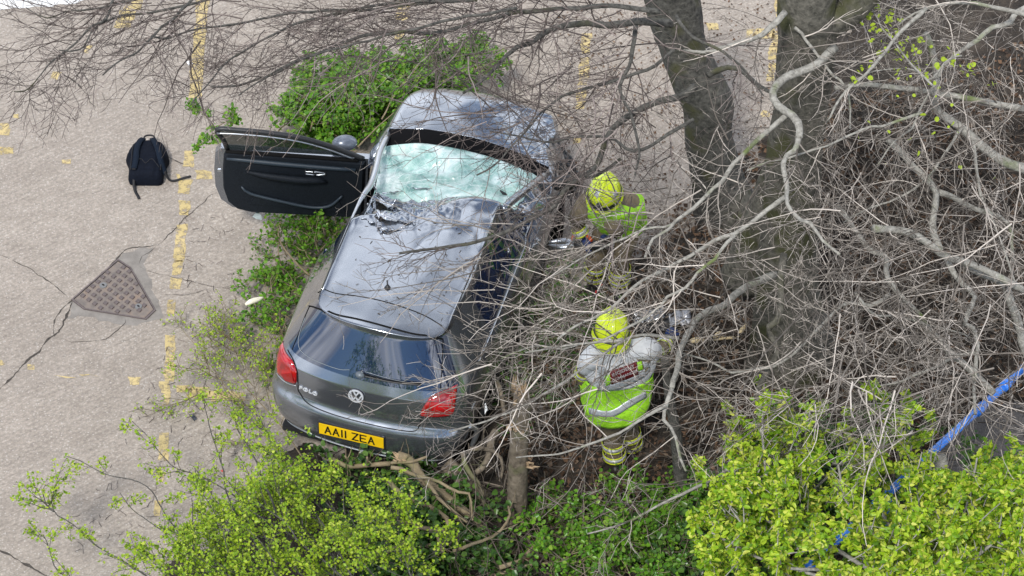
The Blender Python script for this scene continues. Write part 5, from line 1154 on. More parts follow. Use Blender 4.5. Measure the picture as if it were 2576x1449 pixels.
mk2 = lambda p: mk(p)*np.where((np.abs((p[:, 1]-1112)+.9*(p[:, 0]-2352)) < 42) & (p[:, 0] > 2090), .04, 1.)
S0 = scatter(bpoly, 430, (1.0, 2.3), mask=mk2); D = imgdir(80, rng, 430, 55, .7, .35)
a1, r1 = stems(S0-imgdir(90, rng, 430, 40, .5, .2)*.05, D, .26, .005, 7, .12, (0, 0, .03), .0025)
g1, q1 = grow(Pm, Rm, 9, .35, (25, 65), 7, .14, (0, 0, .04), .2, .5, .003, .8)
a2, r2 = grow(a1, r1, 2, .13, (25, 55), 4, .12, (0, 0, .03), .2, .7, .002, .9)
build_twigs('twigs', [(a-tb, r) for a, r in ((a1, r1), (g1, q1), (a2, r2))], BK_PALE, BT)
C = np.concatenate([along(a1, 7, .003, .25), along(a2, 4, .003, .4)])
keepg = inpoly(*pix(g1[:, -1]).T, bpoly)
C = np.concatenate([C, along(g1[keepg], 8, .003, .3)])
C = np.repeat(C, 6, 0)+rng.normal(size=(len(C)*6, 3))*.015
build_leaves('leaves', oval_leaves(C-tb, .044, .12, asp=.29), LF_BR, BT)
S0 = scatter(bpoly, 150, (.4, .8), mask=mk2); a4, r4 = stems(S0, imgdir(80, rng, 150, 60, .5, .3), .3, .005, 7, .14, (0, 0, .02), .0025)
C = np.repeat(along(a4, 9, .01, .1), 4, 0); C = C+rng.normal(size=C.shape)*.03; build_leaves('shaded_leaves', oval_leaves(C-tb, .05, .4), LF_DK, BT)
# ---- lime leaves opening on the twigs, upper right: single leaves
lc = [(2162, 10), (2188, 22), (2195, 30), (2205, 18), (2187, 48), (2215, 40), (2240, 25), (2238, 42), (2250, 50), (2185, 75), (2195, 68), (2205, 82), (2228, 60), (2250, 85), (2262, 80), (2243, 95), (2190, 98), (2235, 110), (2240, 125), (2262, 110), (2285, 98), (2205, 130), (2260, 130), (2270, 120), (2293, 112), (2310, 95), (2320, 103), (2300, 125), (2258, 148), (2275, 145), (2190, 162), (2168, 180), (2152, 195), (2142, 200), (2260, 185), (2278, 168), (2296, 162), (2305, 175), (2290, 188), (2325, 200), (2340, 205), (2350, 215), (2345, 170), (2360, 165), (2398, 135), (2406, 142), (2385, 150), (2420, 180), (2448, 165), (2490, 215), (2254, 240), (2300, 245), (2352, 240), (2390, 265), (2395, 312), (2330, 290), (2350, 300), (2382, 320), (2345, 335), (2240, 335), (2160, 345), (2190, 310), (2505, 445), (2405, 150), (2412, 335), (2415, 415), (2310, 393), (2288, 350), (2450, 180), (2455, 190), (2440, 175), (2430, 190), (2080, 62), (2068, 55), (2060, 58)]
base3 = np.array(T3.location); lm = None
r9 = np.random.default_rng(77)
for i, (x, y) in enumerate(lc):
    for j in range(3 if i < 50 else 1):
        if lm is None:
            th = np.linspace(0, 2*pi, 11)[:-1]; ro = 1+.12*np.cos(th); Vv = np.c_[np.cos(th)*ro*.5+.5, np.sin(th)*.46, .10*np.abs(np.sin(th))]
            lm = npmesh('leaf', np.r_[Vv, [[.5, 0, -.03]]], [[k, (k+1) % 10, 10] for k in range(10)]); lm.materials.append(LF_LIME)
        p = at(x+r9.normal(0, 7)*j, y+r9.normal(0, 7)*j, 3.75)
        o = bpy.data.objects.new('leaf', lm); COL.objects.link(o); o.parent = T3; o.location = p-base3; s_ = r9.uniform(.018, .046); o.scale = (s_, s_, s_); o.rotation_euler = (r9.normal(0, .5)+.5, r9.normal(0, .5), r9.uniform(0, 6.3))
# ---- broken pale branches and stump
def fallen(label, pts_list, mat, r_px, group=None, z=(.2, .3), name='broken_branch', kids=5):
    b = at(*pts_list[0][0][0], 0); e = empty(name, tuple(b)); tag(e, label, 'branch', group); sets = []
    for (pts, z0, z1, w0, w1) in pts_list:
        k = len(pts); W = np.array([at(x, y, z0+(z1-z0)*i/(k-1)) for i, (x, y) in enumerate(pts)]); P_, R_ = limb(W, w0/2/FPX*24, w1/2/FPX*24); limb_obj(P_-b, R_, mat, e, 10)
        Pr, Rr = resamp(P_, R_, 12); a, r = grow(Pr[None], np.minimum(Rr, .008)[None], kids, .3, (25, 60), 7, .18, (0, 0, 0), .1, .5, .002, .5); sets.append((a-b, r))
    if kids: build_twigs('twigs', sets, mat, e)
    return e
f1 = fallen('thick snapped branch with torn orange end behind the number plate', [([(1000, 1148), (1043, 1165), (1065, 1204), (1107, 1236), (1150, 1272), (1193, 1304), (1228, 1336), (1257, 1361), (1296, 1393)], .55, .1, 26, 17),
 ([(1072, 1211), (1093, 1240), (1114, 1265), (1143, 1290), (1175, 1311)], .6, .5, 9, 7), ([(983, 1176), (1008, 1179), (1050, 1197), (1100, 1211), (1143, 1236), (1178, 1243), (1185, 1275), (1189, 1307)], .62, .5, 10, 5)], TW_TAN, 0)
f2 = fallen('forked pale stems curling over the ivy at the bottom edge', [([(979, 1211), (993, 1229), (1036, 1254), (1086, 1275), (1114, 1293), (1132, 1311), (1121, 1329), (1107, 1336)], .5, .4, 12, 11), ([(1107, 1336), (1082, 1332), (1050, 1329), (1036, 1346), (1015, 1368), (983, 1385), (958, 1400)], .4, .5, 12, 7),
 ([(1050, 1329), (1040, 1314), (1008, 1314), (972, 1318)], .42, .5, 9, 5), ([(1107, 1336), (1100, 1354), (1107, 1375), (1114, 1396), (1139, 1414)], .4, .3, 10, 5), ([(954, 1400), (1036, 1386), (1057, 1378), (1093, 1370), (1121, 1368)], .35, .3, 6, 8), ([(1139, 1386), (1185, 1371), (1228, 1357), (1264, 1329), (1281, 1300), (1278, 1272)], .4, .5, 8, 6)], TW_TAN, 0)
f3 = fallen('curved bare stems between the bumper corner and the stump', [([(1164, 1137), (1168, 1165), (1185, 1197), (1203, 1215), (1214, 1243), (1221, 1275)], .6, .3, 12, 9), ([(1182, 1130), (1225, 1130), (1242, 1137), (1260, 1154), (1264, 1183), (1257, 1211)], .6, .4, 11, 7),
 ([(1249, 1083), (1232, 1112), (1228, 1147), (1217, 1176), (1193, 1197)], .6, .4, 20, 15), ([(1121, 1165), (1150, 1190), (1190, 1225), (1230, 1260)], .25, .1, 40, 34), ([(1250, 960), (1262, 1000), (1268, 1040)], .5, .5, 12, 10)], OLDB, 0)
f4 = fallen('thin pale stem lying across the left of the rear bumper', [([(837, 1154), (873, 1169), (937, 1170), (983, 1165)], .3, .4, 10, 12), ([(925, 1170), (922, 1150)], .35, .55, 8, 5), ([(880, 1165), (870, 1145)], .35, .5, 6, 4), ([(983, 1165), (1040, 1160), (1075, 1148)], .5, .6, 8, 6)], TW_TAN, 0, kids=3)
f5 = fallen('arched stem at the bottom right of the stump', [([(1256, 1428), (1299, 1410), (1335, 1382), (1370, 1350), (1410, 1340), (1450, 1310)], .3, .3, 11, 5), ([(1230, 1449), (1280, 1440), (1340, 1420), (1420, 1410)], .2, .3, 8, 5)], TW_TAN, 0)
# torn end of the thick branch
w0_ = at(1003, 1150, .56)
def torn_wood(c, dirv, r, n, ln, parent, seed):
    rr = np.random.default_rng(seed); d = nrm(np.array(dirv, float)); S0 = c+rr.normal(size=(n, 3))*r*.45; S0 -= d*.03
    a = np.stack([S0, S0+d*ln*.5*rr.uniform(.4, 1, (n, 1)), S0+d*ln*rr.uniform(.4, 1.2, (n, 1))+rr.normal(size=(n, 3))*.008], 1)
    V, F = tubes(a-np.array(parent.location), np.tile([r*.32, r*.26, .001], (n, 1)), 4, True); return link('torn_wood', npmesh('torn_wood', V, F), WOOD, parent)
torn_wood(w0_, imgdir(165)[0]+[0, 0, .3], .032, 14, .07, f1, 1)
ST, bst = trunk([(1313, 992, 40), (1312, 1015, 46), (1308, 1080, 46), (1304, 1150, 48), (1302, 1200, 50), (1300, 1270, 52), (1298, 1335, 60)], (1298, 1330), OLDB, 'broken upright stump with bare bark between the car and the standing firefighter', name='tree_stump')
cst = atY(1312, 996, bst[1]); torn_wood(cst, (0, 0, 1), .06, 22, .16, ST, 2)
torn_wood(atY(1298, 1078, bst[1]-.06), (-.3, -1, .3), .05, 14, .05, ST, 3); torn_wood(atY(1332, 1170, bst[1]-.05), (.6, -.6, .6), .035, 12, .10, ST, 4)
# ================================================================== PEOPLE
SUIT = simple('turnout_tan', (.17, .135, .085), .85, nscale=26, var=.35, bump=.3)
HIVIS = simple('hivis_lime', (.38, .78, .03), .6, nscale=9, var=.16, bump=.8, bdist=.03)
HELM = simple('helmet_yellow', (.66, .80, .015), .3, coat=.5)
SILV = simple('reflective_silver', (.48, .50, .52), .35, .2, nscale=30, var=.15)
YOKE = simple('pale_yoke', (.68, .69, .70), .6, nscale=10, var=.15, bump=.4, bdist=.015)
GLOVE = simple('glove_blue', (.012, .03, .12), .7); BOOT = simple('boot_black', (.015, .015, .015), .5)
SKIN = simple('skin', (.45, .25, .18), .55); YTAPE = simple('tape_yellow', (.55, .62, .03), .5); REDP = simple('dark_red_panel', (.16, .008, .012), .5)
WTXT = simple('white_print', (.55, .50, .50), .6)
def skinbody(name, V, E_, R, parent, mats, org):
    me = bpy.data.meshes.new(name); me.from_pydata([tuple(np.array(v)-org) for v in V], E_, [])
    o = bpy.data.objects.new(name, me); COL.objects.link(o); o.modifiers.new('s', 'SKIN')
    for i, r in enumerate(R): me.skin_vertices[0].data[i].radius = (r, r) if np.isscalar(r) else r
    me.skin_vertices[0].data[0].use_root = True
    s_ = o.modifiers.new('d', 'SUBSURF'); s_.levels = 2
    dg = bpy.context.evaluated_depsgraph_get(); dg.update(); m2 = bpy.data.meshes.new_from_object(o.evaluated_get(dg)); bpy.data.objects.remove(o)
    m2.polygons.foreach_set('use_smooth', np.ones(len(m2.polygons), bool))
    for m in mats: m2.materials.append(m)
    b = bpy.data.objects.new(name, m2); COL.objects.link(b); b.parent = parent; return b
def band(name, p, d, r, wd, mat, parent, org):
    d = nrm(np.array(d, float)); a = np.array(p)-d*wd/2; b = np.array(p)+d*wd/2
    V, F = tubes(np.array([[a, a*.5+b*.5, b]])-org, np.array([[r, r*1.03, r]]), 16); o = link(name, npmesh(name, V, F, True), mat, parent); m = o.modifiers.new('t', 'SOLIDIFY'); m.thickness = .004; return o
def tape(p, d, r, parent, org):
    d = nrm(np.array(d, float)); band('trim', np.array(p)-d*.026, d, r, .018, YTAPE, parent, org); band('reflective_band', p, d, r*1.01, .034, SILV, parent, org); band('trim', np.array(p)+d*.026, d, r, .018, YTAPE, parent, org)
def blob(name, c, s, mat, parent, org, rot=None, seg=16):
    bm = bmesh.new(); M = Matrix.Translation(Vector(np.array(c)-org)) @ (rot.to_4x4() if rot is not None else Matrix.Identity(4)) @ Matrix.Diagonal((*s, 1))
    bmesh.ops.create_uvsphere(bm, u_segments=seg, v_segments=seg*2//3, radius=1, matrix=M); return bm_obj(name, bm, mat, parent, True)
def hand(c, fdir, up, mat, parent, org, right=1):
    f = nrm(np.array(fdir, float)); u = nrm(np.array(up, float)-f*np.dot(up, f)); s_ = np.cross(f, u)*right; c = np.array(c)
    L_ = [tubes(np.array([[c-f*.05, c-f*.01, c+f*.04]])-org, np.array([[.032, .045, .034]]), 10, True)]
    for k, (o_, ln) in enumerate(((-.030, .066), (-.010, .078), (.011, .072), (.030, .056))):
        b = c+f*.035+s_*o_; L_.append(tubes(np.array([[b, b+f*ln*.45-u*.006, b+f*ln*.75-u*.028, b+f*ln*.8-u*.048]])-org, np.array([[.0105, .010, .009, .007]]), 6, True))
    b = c-f*.01-s_*.035; L_.append(tubes(np.array([[b, b-s_*.022+f*.03, b-s_*.02+f*.06-u*.02]])-org, np.array([[.013, .011, .008]]), 6, True))
    V, F = merge(L_); return link('glove', npmesh('glove', V, F, True), mat, parent)
def helmet(c, fwd, up, parent, org, visor=False):
    """c centre, fwd facing direction"""
    u = nrm(np.array(up, float)); f = np.array(fwd, float); f = nrm(f-u*np.dot(f, u)); s_ = np.cross(f, u)
    M = Matrix(((s_[0], f[0], u[0], c[0]-org[0]), (s_[1], f[1], u[1], c[1]-org[1]), (s_[2], f[2], u[2], c[2]-org[2]), (0, 0, 0, 1)))
    e = bpy.data.objects.new('helmet', None)
    th = np.arange(28)*2*pi/28; rows = []
    for ph in np.radians([88, 75, 60, 45, 30, 15, 0, -15, -28]):
        r = cos(ph); z = .135*sin(ph); k = 1+.05*(ph < 0)
        rx = .128*r*k; ry = .158*r*k
        cz_ = z+(.012*np.clip(np.cos(th*2), 0, 1)*0)
        comb = .018*np.exp(-(np.sin(th)*0+np.cos(th))**2*30)*(ph > .2)
        rows.append(np.c_[rx*np.cos(th), ry*np.sin(th), z+comb])
    # brim: longer at the neck (behind) 
    rows.append(np.c_[(.152)*np.cos(th), (.180+.02*(np.sin(th) < 0))*np.sin(th), np.full(28, -.080)-.03*(np.sin(th) < -.3)])
    rows.append(np.c_[(.148)*np.cos(th), (.176+.02*(np.sin(th) < 0))*np.sin(th), np.full(28, -.092)-.03*(np.sin(th) < -.3)])
    V = np.concatenate(rows); F = []
    for k in range(len(rows)-1): F += [[k*28+(i+1) % 28, k*28+i, (k+1)*28+i, (k+1)*28+(i+1) % 28] for i in range(28)]
    F.append(list(range(28)))
    o = link('helmet', npmesh('helmet', V, F, True), HELM, parent); o.matrix_local = M; m = o.modifiers.new('t', 'SOLIDIFY'); m.thickness = .006
    # comb ridge
    q = [(0, .15*cos(a)*1.02, .137*sin(a)*1.02) for a in np.linspace(.35, pi-.35, 12)]
    tube_obj('ridge', q, .014, HELM, o)
    def patch(az0, az1, e0, e1, mat, nm, k=1.03):
        A = np.linspace(az0, az1, 6); B = np.linspace(e0, e1, 4); V = [(.128*k*cos(b)*cos(a), .158*k*cos(b)*sin(a), .135*k*sin(b)) for b in B for a in A]
        F = [[j*6+i, j*6+i+1, (j+1)*6+i+1, (j+1)*6+i] for j in range(3) for i in range(5)]; pz = link(nm, npmesh(nm, V, F, True), mat, o); m_ = pz.modifiers.new('t', 'SOLIDIFY'); m_.thickness = .003
    patch(radians(-118), radians(-98), radians(-22), radians(0), SILV, 'reflective_patch'); patch(radians(-82), radians(-60), radians(-22), radians(0), SILV, 'reflective_patch')
    patch(radians(55), radians(85), radians(35), radians(55), SILV, 'reflective_patch'); patch(radians(150), radians(170), radians(20), radians(40), SILV, 'reflective_patch')
    if visor:
        patch(radians(35), radians(145), radians(-26), radians(2), simple('visor_black', (.01, .01, .012), .1, coat=1), 'visor', 1.09)
        blob('lamp', np.array([0, .165, .03]), (.025, .03, .025), BLK, o, 0, None, 10)
    band_ = tubes(np.array([[(.134*cos(a), .166*sin(a), -.045) for a in np.linspace(0, 2*pi, 30)]]), np.full((1, 30), .006), 5); link('edge_strip', npmesh('edge_strip', *band_, True), BLK, o)
    return o
def loft(name, rings, mat, parent, org, n=36, wr=.012, seed=1, closed=True):
    """rings: (centre, right vec*halfwidth, fwd vec*halfdepth)"""
    C = np.array([r[0] for r in rings], float); A = np.array([r[1] for r in rings], float); B = np.array([r[2] for r in rings], float); K = (len(rings)-1)*5+1
    C = smoothline(C, K); 
    t = np.linspace(0, len(rings)-1, K); it = np.minimum(t.astype(int), len(rings)-2); f = (t-it)[:, None]; f = f*f*(3-2*f)
    A = A[it]*(1-f)+A[it+1]*f; B = B[it]*(1-f)+B[it+1]*f
    th = np.arange(n)*2*pi/n; cx = np.sign(np.cos(th))*np.abs(np.cos(th))**.8; sx_ = np.sign(np.sin(th))*np.abs(np.sin(th))**.8
    V = C[:, None]+A[:, None]*cx[None, :, None]+B[:, None]*sx_[None, :, None]
    k = 1+wr*6*(fbm(np.cos(th)[None]*2+np.linspace(0, 5, K)[:, None], np.sin(th)[None]*2+0*t[:, None], seed, 3)-.5)
    V = C[:, None]+(V-C[:, None])*k[..., None]; V = V.reshape(-1, 3)
    b = np.arange(K-1)[:, None]*n; i = np.arange(n)[None]; j = (i+1) % n; F = np.stack([b+i, b+j, b+n+j, b+n+i], -1).reshape(-1, 4)
    o = link(name, npmesh(name, V-org, F, True), mat, parent); m = o.modifiers.new('t', 'SOLIDIFY'); m.thickness = .006; m.offset = -1
    return o, V, F
def person(label, J, vest, org_px, face_dir, head_up, visor, jacket=SUIT):
    org = at(*org_px); e = empty('person', tuple(org)); tag(e, label, 'person')
    j = {k: at(x, y, z) for k, (x, y, z) in J.items()}
    order = ['pel', 'spine', 'chest', 'neck', 'head', 'shL', 'elL', 'wrL', 'shR', 'elR', 'wrR', 'hipL', 'knL', 'anL', 'hipR', 'knR', 'anR']
    ax = nrm(j['shR']-j['shL']); j['hipL'] = j['pel']-ax*.11-[0, 0, .05]; j['hipR'] = j['pel']+ax*.11-[0, 0, .05]; j['spine'] = (j['pel']+j['chest'])/2
    top_ = j['head']+nrm(j['head']-j['neck'])*.07
    V = [j[k] for k in order]+[top_]; ix = {k: i for i, k in enumerate(order)}
    E_ = [('pel', 'spine'), ('spine', 'chest'), ('chest', 'neck'), ('neck', 'head'), ('chest', 'shL'), ('shL', 'elL'), ('elL', 'wrL'), ('chest', 'shR'), ('shR', 'elR'), ('elR', 'wrR'), ('pel', 'hipL'), ('hipL', 'knL'), ('knL', 'anL'), ('pel', 'hipR'), ('hipR', 'knR'), ('knR', 'anR')]
    E_ = [(ix[a], ix[b]) for a, b in E_]+[(ix['head'], len(order))]
    R = dict(pel=.155, spine=.15, chest=.16, neck=.062, head=.092, shL=.085, elL=.062, wrL=.052, shR=.085, elR=.062, wrR=.052, hipL=.115, knL=.085, anL=.078, hipR=.115, knR=.085, anR=.078)
    body = skinbody('body', V, E_, [R[k] for k in order]+[.07], e, [jacket, SKIN], org)
    hz = j['head']-org; hd = nrm(j['head']-j['neck'])
    for p in body.data.polygons:
        c = np.array(p.center)-hz
        if np.linalg.norm(c) < .145 and np.dot(c, hd) > -.10: p.material_index = 1
    for sd_ in 'LR':
        for a, b, f, r in (('sh', 'el', .75, .070), ('el', 'wr', .55, .064)):
            A_, B_ = j[a+sd_], j[b+sd_]; tape(A_*(1-f)+B_*f, B_-A_, r, e, org)
        A_, B_ = j['kn'+sd_], j['an'+sd_]
        for f in (.42, .72): tape(A_*(1-f)+B_*f, B_-A_, .092, e, org)
        fa = nrm(np.array([face_dir[0], face_dir[1], 0.])); a_ = j['an'+sd_]; rotz = Matrix.Rotation(math.atan2(fa[1], fa[0]), 3, 'Z')
        blob('boot', a_+fa*.07-[0, 0, .03], (.15, .055, .055), BOOT, e, org, rotz)
    # face
    f_ = nrm(np.array(face_dir, float)); s_ = nrm(np.cross(f_, hd)); h = j['head']
    blob('nose', h+f_*.098-hd*.005, (.012, .012, .02), SKIN, e, org, None, 8)
    for q in (-1, 1): blob('eye', h+f_*.086+hd*.02+s_*q*.032, (.012, .012, .009), WTXT, e, org, None, 8); blob('ear', h+s_*q*.092, (.014, .02, .03), SKIN, e, org, None, 8)
    blob('mouth', h+f_*.088-hd*.045, (.022, .012, .006), simple('lips', (.3, .09, .08), .5), e, org, None, 8)
    helmet(h+hd*.045, face_dir, head_up, e, org, visor)
    hand(j['wrL']+nrm(j['wrL']-j['elL'])*.06, j['wrL']-j['elL'], (0, 0, 1), GLOVE, e, org, 1); hand(j['wrR']+nrm(j['wrR']-j['elR'])*.06, j['wrR']-j['elR'], (0, 0, 1), GLOVE, e, org, -1)
    return e, j, org
# ---- standing, seen from behind
J2 = dict(pel=(1548, 992, .90), chest=(1556, 912, 1.28), neck=(1545, 872, 1.47), head=(1541, 832, 1.62), shL=(1488, 903, 1.42), elL=(1462, 948, 1.12), wrL=(1496, 976, 1.0), shR=(1630, 880, 1.44), elR=(1655, 893, 1.17), wrR=(1682, 848, 1.12),
 knL=(1540, 1080, .48), anL=(1548, 1166, .09), knR=(1578, 1062, .48), anR=(1592, 1132, .09))
p2, j2, o2 = person('standing firefighter seen from behind in lime vest and yellow helmet beside the stump', J2, None, (1568, 1160), (-.1, 1, -.15), (0, .12, 1), False)
rt = nrm((j2['shR']-j2['shL'])*[1, 1, 0]); fw = np.cross([0, 0, 1.], rt); fw = nrm(fw)
pc, cc2 = j2['pel'], j2['chest']
ringsL = [(pc+[0, 0, -.16]-fw*.02, rt*.235, fw*.19), (pc+[0, 0, -.04]-fw*.02, rt*.275, fw*.205), (pc+[0, 0, .12], rt*.285, fw*.19), (cc2+[0, 0, -.10], rt*.27, fw*.185)]
ringsU = [(cc2+[0, 0, -.11], rt*.252, fw*.187), (cc2+[0, 0, .02], rt*.29, fw*.185), (cc2+[0, 0, .13], rt*.30, fw*.165), (j2['neck']+[0, 0, -.01], rt*.20, fw*.13), (j2['neck']+[0, 0, .05], rt*.09, fw*.09)]
v2, vV, vF = loft('hi_vis_vest', ringsL, HIVIS, p2, o2, wr=.016, seed=3)
u2, uV, uF = loft('pale_yoke', ringsU, YOKE, p2, o2, wr=.014, seed=5)
for a, b in (('shL', 'elL'), ('shR', 'elR')):
    A_, B_ = j2[a], j2[b]; M_ = cc2+[0, 0, .12]
    V, F = tubes(smoothline(np.array([M_*.6+A_*.4, A_+(M_-A_)*.12+[0, 0, .012], A_*.82+B_*.18+[0, 0, .012], A_*.55+B_*.45]), 10)[None]-o2, np.interp(np.linspace(0, 1, 10), [0, .4, 1], [.085, .092, .080])[None], 16, True); link('shoulder', npmesh('shoulder', V, F, True), YOKE, p2)
VB = BVHTree.FromPolygons([tuple(v) for v in np.concatenate([vV, uV])], [tuple(f) for f in np.concatenate([vF, uF+len(vV)]).tolist()])
def on_vest(px, py, off):
    r = VB.ray_cast(Vector(CAM), Vector(rayd(px, py)));
    if r[0] is None: r = VB.find_nearest(Vector(at(px, py, 1.1)))
    return np.array(r[0])-rayd(px, py)*off
def strip_on_vest(name, top_, bot, mat, off=.008, n=24):
    T_ = smoothline(np.array(top_, float), n); B_ = smoothline(np.array(bot, float), n); K = 4; V = []
    for k in range(K): V += [on_vest(*(T_[i]*(1-k/(K-1))+B_[i]*k/(K-1)), off) for i in range(n)]
    F = [[k*n+i, (k+1)*n+i, (k+1)*n+i+1, k*n+i+1] for k in range(K-1) for i in range(n-1)]
    o = link(name, npmesh(name, np.array(V)-o2, F, True), mat, p2); m = o.modifiers.new('t', 'SOLIDIFY'); m.thickness = .003; return o
strip_on_vest('reflective_band', [(1500, 968), (1540, 966), (1580, 952), (1620, 930), (1634, 915)], [(1502, 984), (1540, 984), (1582, 970), (1622, 948), (1636, 932)], SILV)
strip_on_vest('reflective_band', [(1480, 1026), (1520, 1034), (1545, 1030), (1580, 1008), (1625, 985)], [(1482, 1042), (1520, 1050), (1550, 1046), (1586, 1024), (1627, 1000)], SILV)
strip_on_vest('reflective_band', [(1596, 880), (1612, 900), (1622, 930)], [(1612, 876), (1626, 900), (1634, 925)], SILV, n=10)
strip_on_vest('reflective_band', [(1500, 905), (1506, 935), (1512, 962)], [(1516, 905), (1522, 935), (1526, 962)], SILV, n=10)
strip_on_vest('lime_tab', [(1520, 948), (1534, 942)], [(1524, 972), (1538, 966)], HIVIS, .012, 6); strip_on_vest('lime_tab', [(1602, 912), (1614, 908)], [(1606, 934), (1618, 930)], HIVIS, .012, 6)
rp = strip_on_vest('text_panel', [(1533, 934), (1568, 923), (1602, 909)], [(1538, 968), (1571, 957), (1607, 942)], REDP, .014, 12)
c0 = on_vest(1570, 939, .024); ux = nrm(on_vest(1600, 926, .02)-on_vest(1540, 951, .02)); uyv = on_vest(1568, 928, .02)-on_vest(1571, 952, .02); uyv = nrm(uyv-ux*np.dot(uyv, ux)); uz = np.cross(ux, uyv)
TMx = Matrix(((ux[0], uyv[0], uz[0], 0), (ux[1], uyv[1], uz[1], 0), (ux[2], uyv[2], uz[2], 0), (0, 0, 0, 1)))
text_mesh('lettering', 'INCIDENT', .040, WTXT, rp, Matrix.Translation(Vector(c0+uyv*.024-o2)) @ TMx, .0006, .0005); text_mesh('lettering', 'COMMANDER', .033, WTXT, rp, Matrix.Translation(Vector(c0-uyv*.024-o2)) @ TMx, .0006, .0005)
# ---- bending, facing the car
J1 = dict(pel=(1562, 548, .84), chest=(1538, 518, 1.12), neck=(1528, 496, 1.24), head=(1523, 484, 1.34), shL=(1592, 512, 1.12), elL=(1604, 556, .90), wrL=(1548, 578, .80), shR=(1480, 512, 1.12), elR=(1446, 560, .88), wrR=(1470, 598, .74),
 knL=(1560, 650, .46), anL=(1558, 718, .09), knR=(1500, 640, .46), anR=(1494, 708, .09))
p1, j1, o1 = person('bending firefighter with yellow helmet and black visor working at the right side of the car', J1, None, (1525, 720), (-.25, -.85, -.45), (-.05, -.3, 1), True)
rt = nrm((j1['shR']-j1['shL'])*[1, 1, .3]); sp_ = nrm(j1['chest']-j1['pel']); fw = nrm(np.cross(sp_, rt))
R1 = [(j1['pel']-sp_*.02, rt*.215, fw*.175), (j1['pel']+sp_*.25, rt*.22, fw*.165), (j1['chest'], rt*.235, fw*.15), (j1['chest']+sp_*.08, rt*.21, fw*.13), (j1['neck'], rt*.10, fw*.09)]
V1, _, _ = loft('hi_vis_vest', R1, HIVIS, p1, o1, wr=.02, seed=8)
for a, b in (('shL', 'elL'), ('shR', 'elR')):
    A_, B_ = j1[a], j1[b]; V, F = tubes(np.array([[A_-(B_-A_)*.1, A_*.6+B_*.4, B_*.85+A_*.15]])-o1, np.array([[.10, .088, .082]]), 14, True); o = link('vest_sleeve', npmesh('vest_sleeve', V, F, True), HIVIS if a == 'shL' else SUIT, p1); m = o.modifiers.new('t', 'SOLIDIFY'); m.thickness = .005
V, F = tubes(np.array([[j1['chest']+fw*.16*s_+rt*.0 for s_ in (1,)]+[j1['chest']+fw*.165-sp_*.15], ])-o1, np.full((1, 2), .07), 10, True); link('jacket_front', npmesh('jacket_front', V, F, True), SUIT, p1)
# orange cutting tool in his hands, separate thing
tp = at(1470, 600, .72); tool = empty('rescue_tool', tuple(tp)); tag(tool, 'orange handled rescue tool held against the car flank by the bending firefighter', 'rescue tool')
ORG = simple('tool_orange', (.62, .09, .015), .4); hw_ = j1['wrR']+nrm(j1['wrR']-j1['elR'])*.08
ta = hw_-tp; dr = nrm(np.array([-1, .15, -.15]))
tube_obj('tool_body', [ta-dr*.18, ta, ta+dr*.12], [.032, .042, .034], BLK, tool, 12); tube_obj('handle', [ta-dr*.02+[0, 0, .05], ta+dr*.03+[0, 0, .11], ta+dr*.12+[0, 0, .11], ta+dr*.14+[0, 0, .05]], .016, ORG, tool)
for q in (-1, 1): tube_obj('jaw', [ta+dr*.12, ta+dr*.22+[0, q*.04, 0], ta+dr*.34+[0, q*.015, 0]], [.03, .026, .008], ALU, tool, 8)
# ================================================================== SMALL THINGS
# ---- backpack
NAV = simple('backpack_cloth', (.004, .006, .012), .8, nscale=60, var=.4, bump=.4, spec=.12); NAV2 = simple('backpack_back_panel', (.007, .012, .022), .85, nscale=90, var=.4, bump=.5, spec=.12)
WEB = simple('webbing_black', (.008, .008, .010), .7)
bc = at(372, 418, 0); bp_ = empty('backpack', tuple(bc), (0, 0, radians(3))); tag(bp_, 'black backpack lying on the concrete with its straps up', 'backpack')
nu, nv_ = 25, 41
U, Vv = np.meshgrid(np.linspace(-1, 1, nu), np.linspace(0, 1, nv_)); yb = -.27+.52*Vv
wdt = np.interp(Vv, [0, .03, .1, .3, .42, .55, .68, .82, .92, .98, 1], [.115, .145, .155, .155, .165, .192, .178, .150, .115, .06, .02])
hgt = .17*np.interp(Vv, [0, .04, .12, .5, .85, .97, 1], [.45, .8, .95, 1, .9, .55, .2])
prof = (1-np.abs(U)**4.5)**.5
Z = hgt*(.28+.72*prof)+.006*(fbm(U*4, Vv*8, 51, 3)-.5)*2-.012*np.exp(-((np.abs(U)-.62)/.05)**2)*(Vv < .9)-.012*np.exp(-((Vv-.13)/.02)**2)
X = U*wdt; V = np.stack([X, yb, Z], -1).reshape(-1, 3); idx = np.arange(nu*nv_).reshape(nv_, nu)
Fq = np.stack([idx[:-1, :-1], idx[:-1, 1:], idx[1:, 1:], idx[1:, :-1]], -1).reshape(-1, 4)
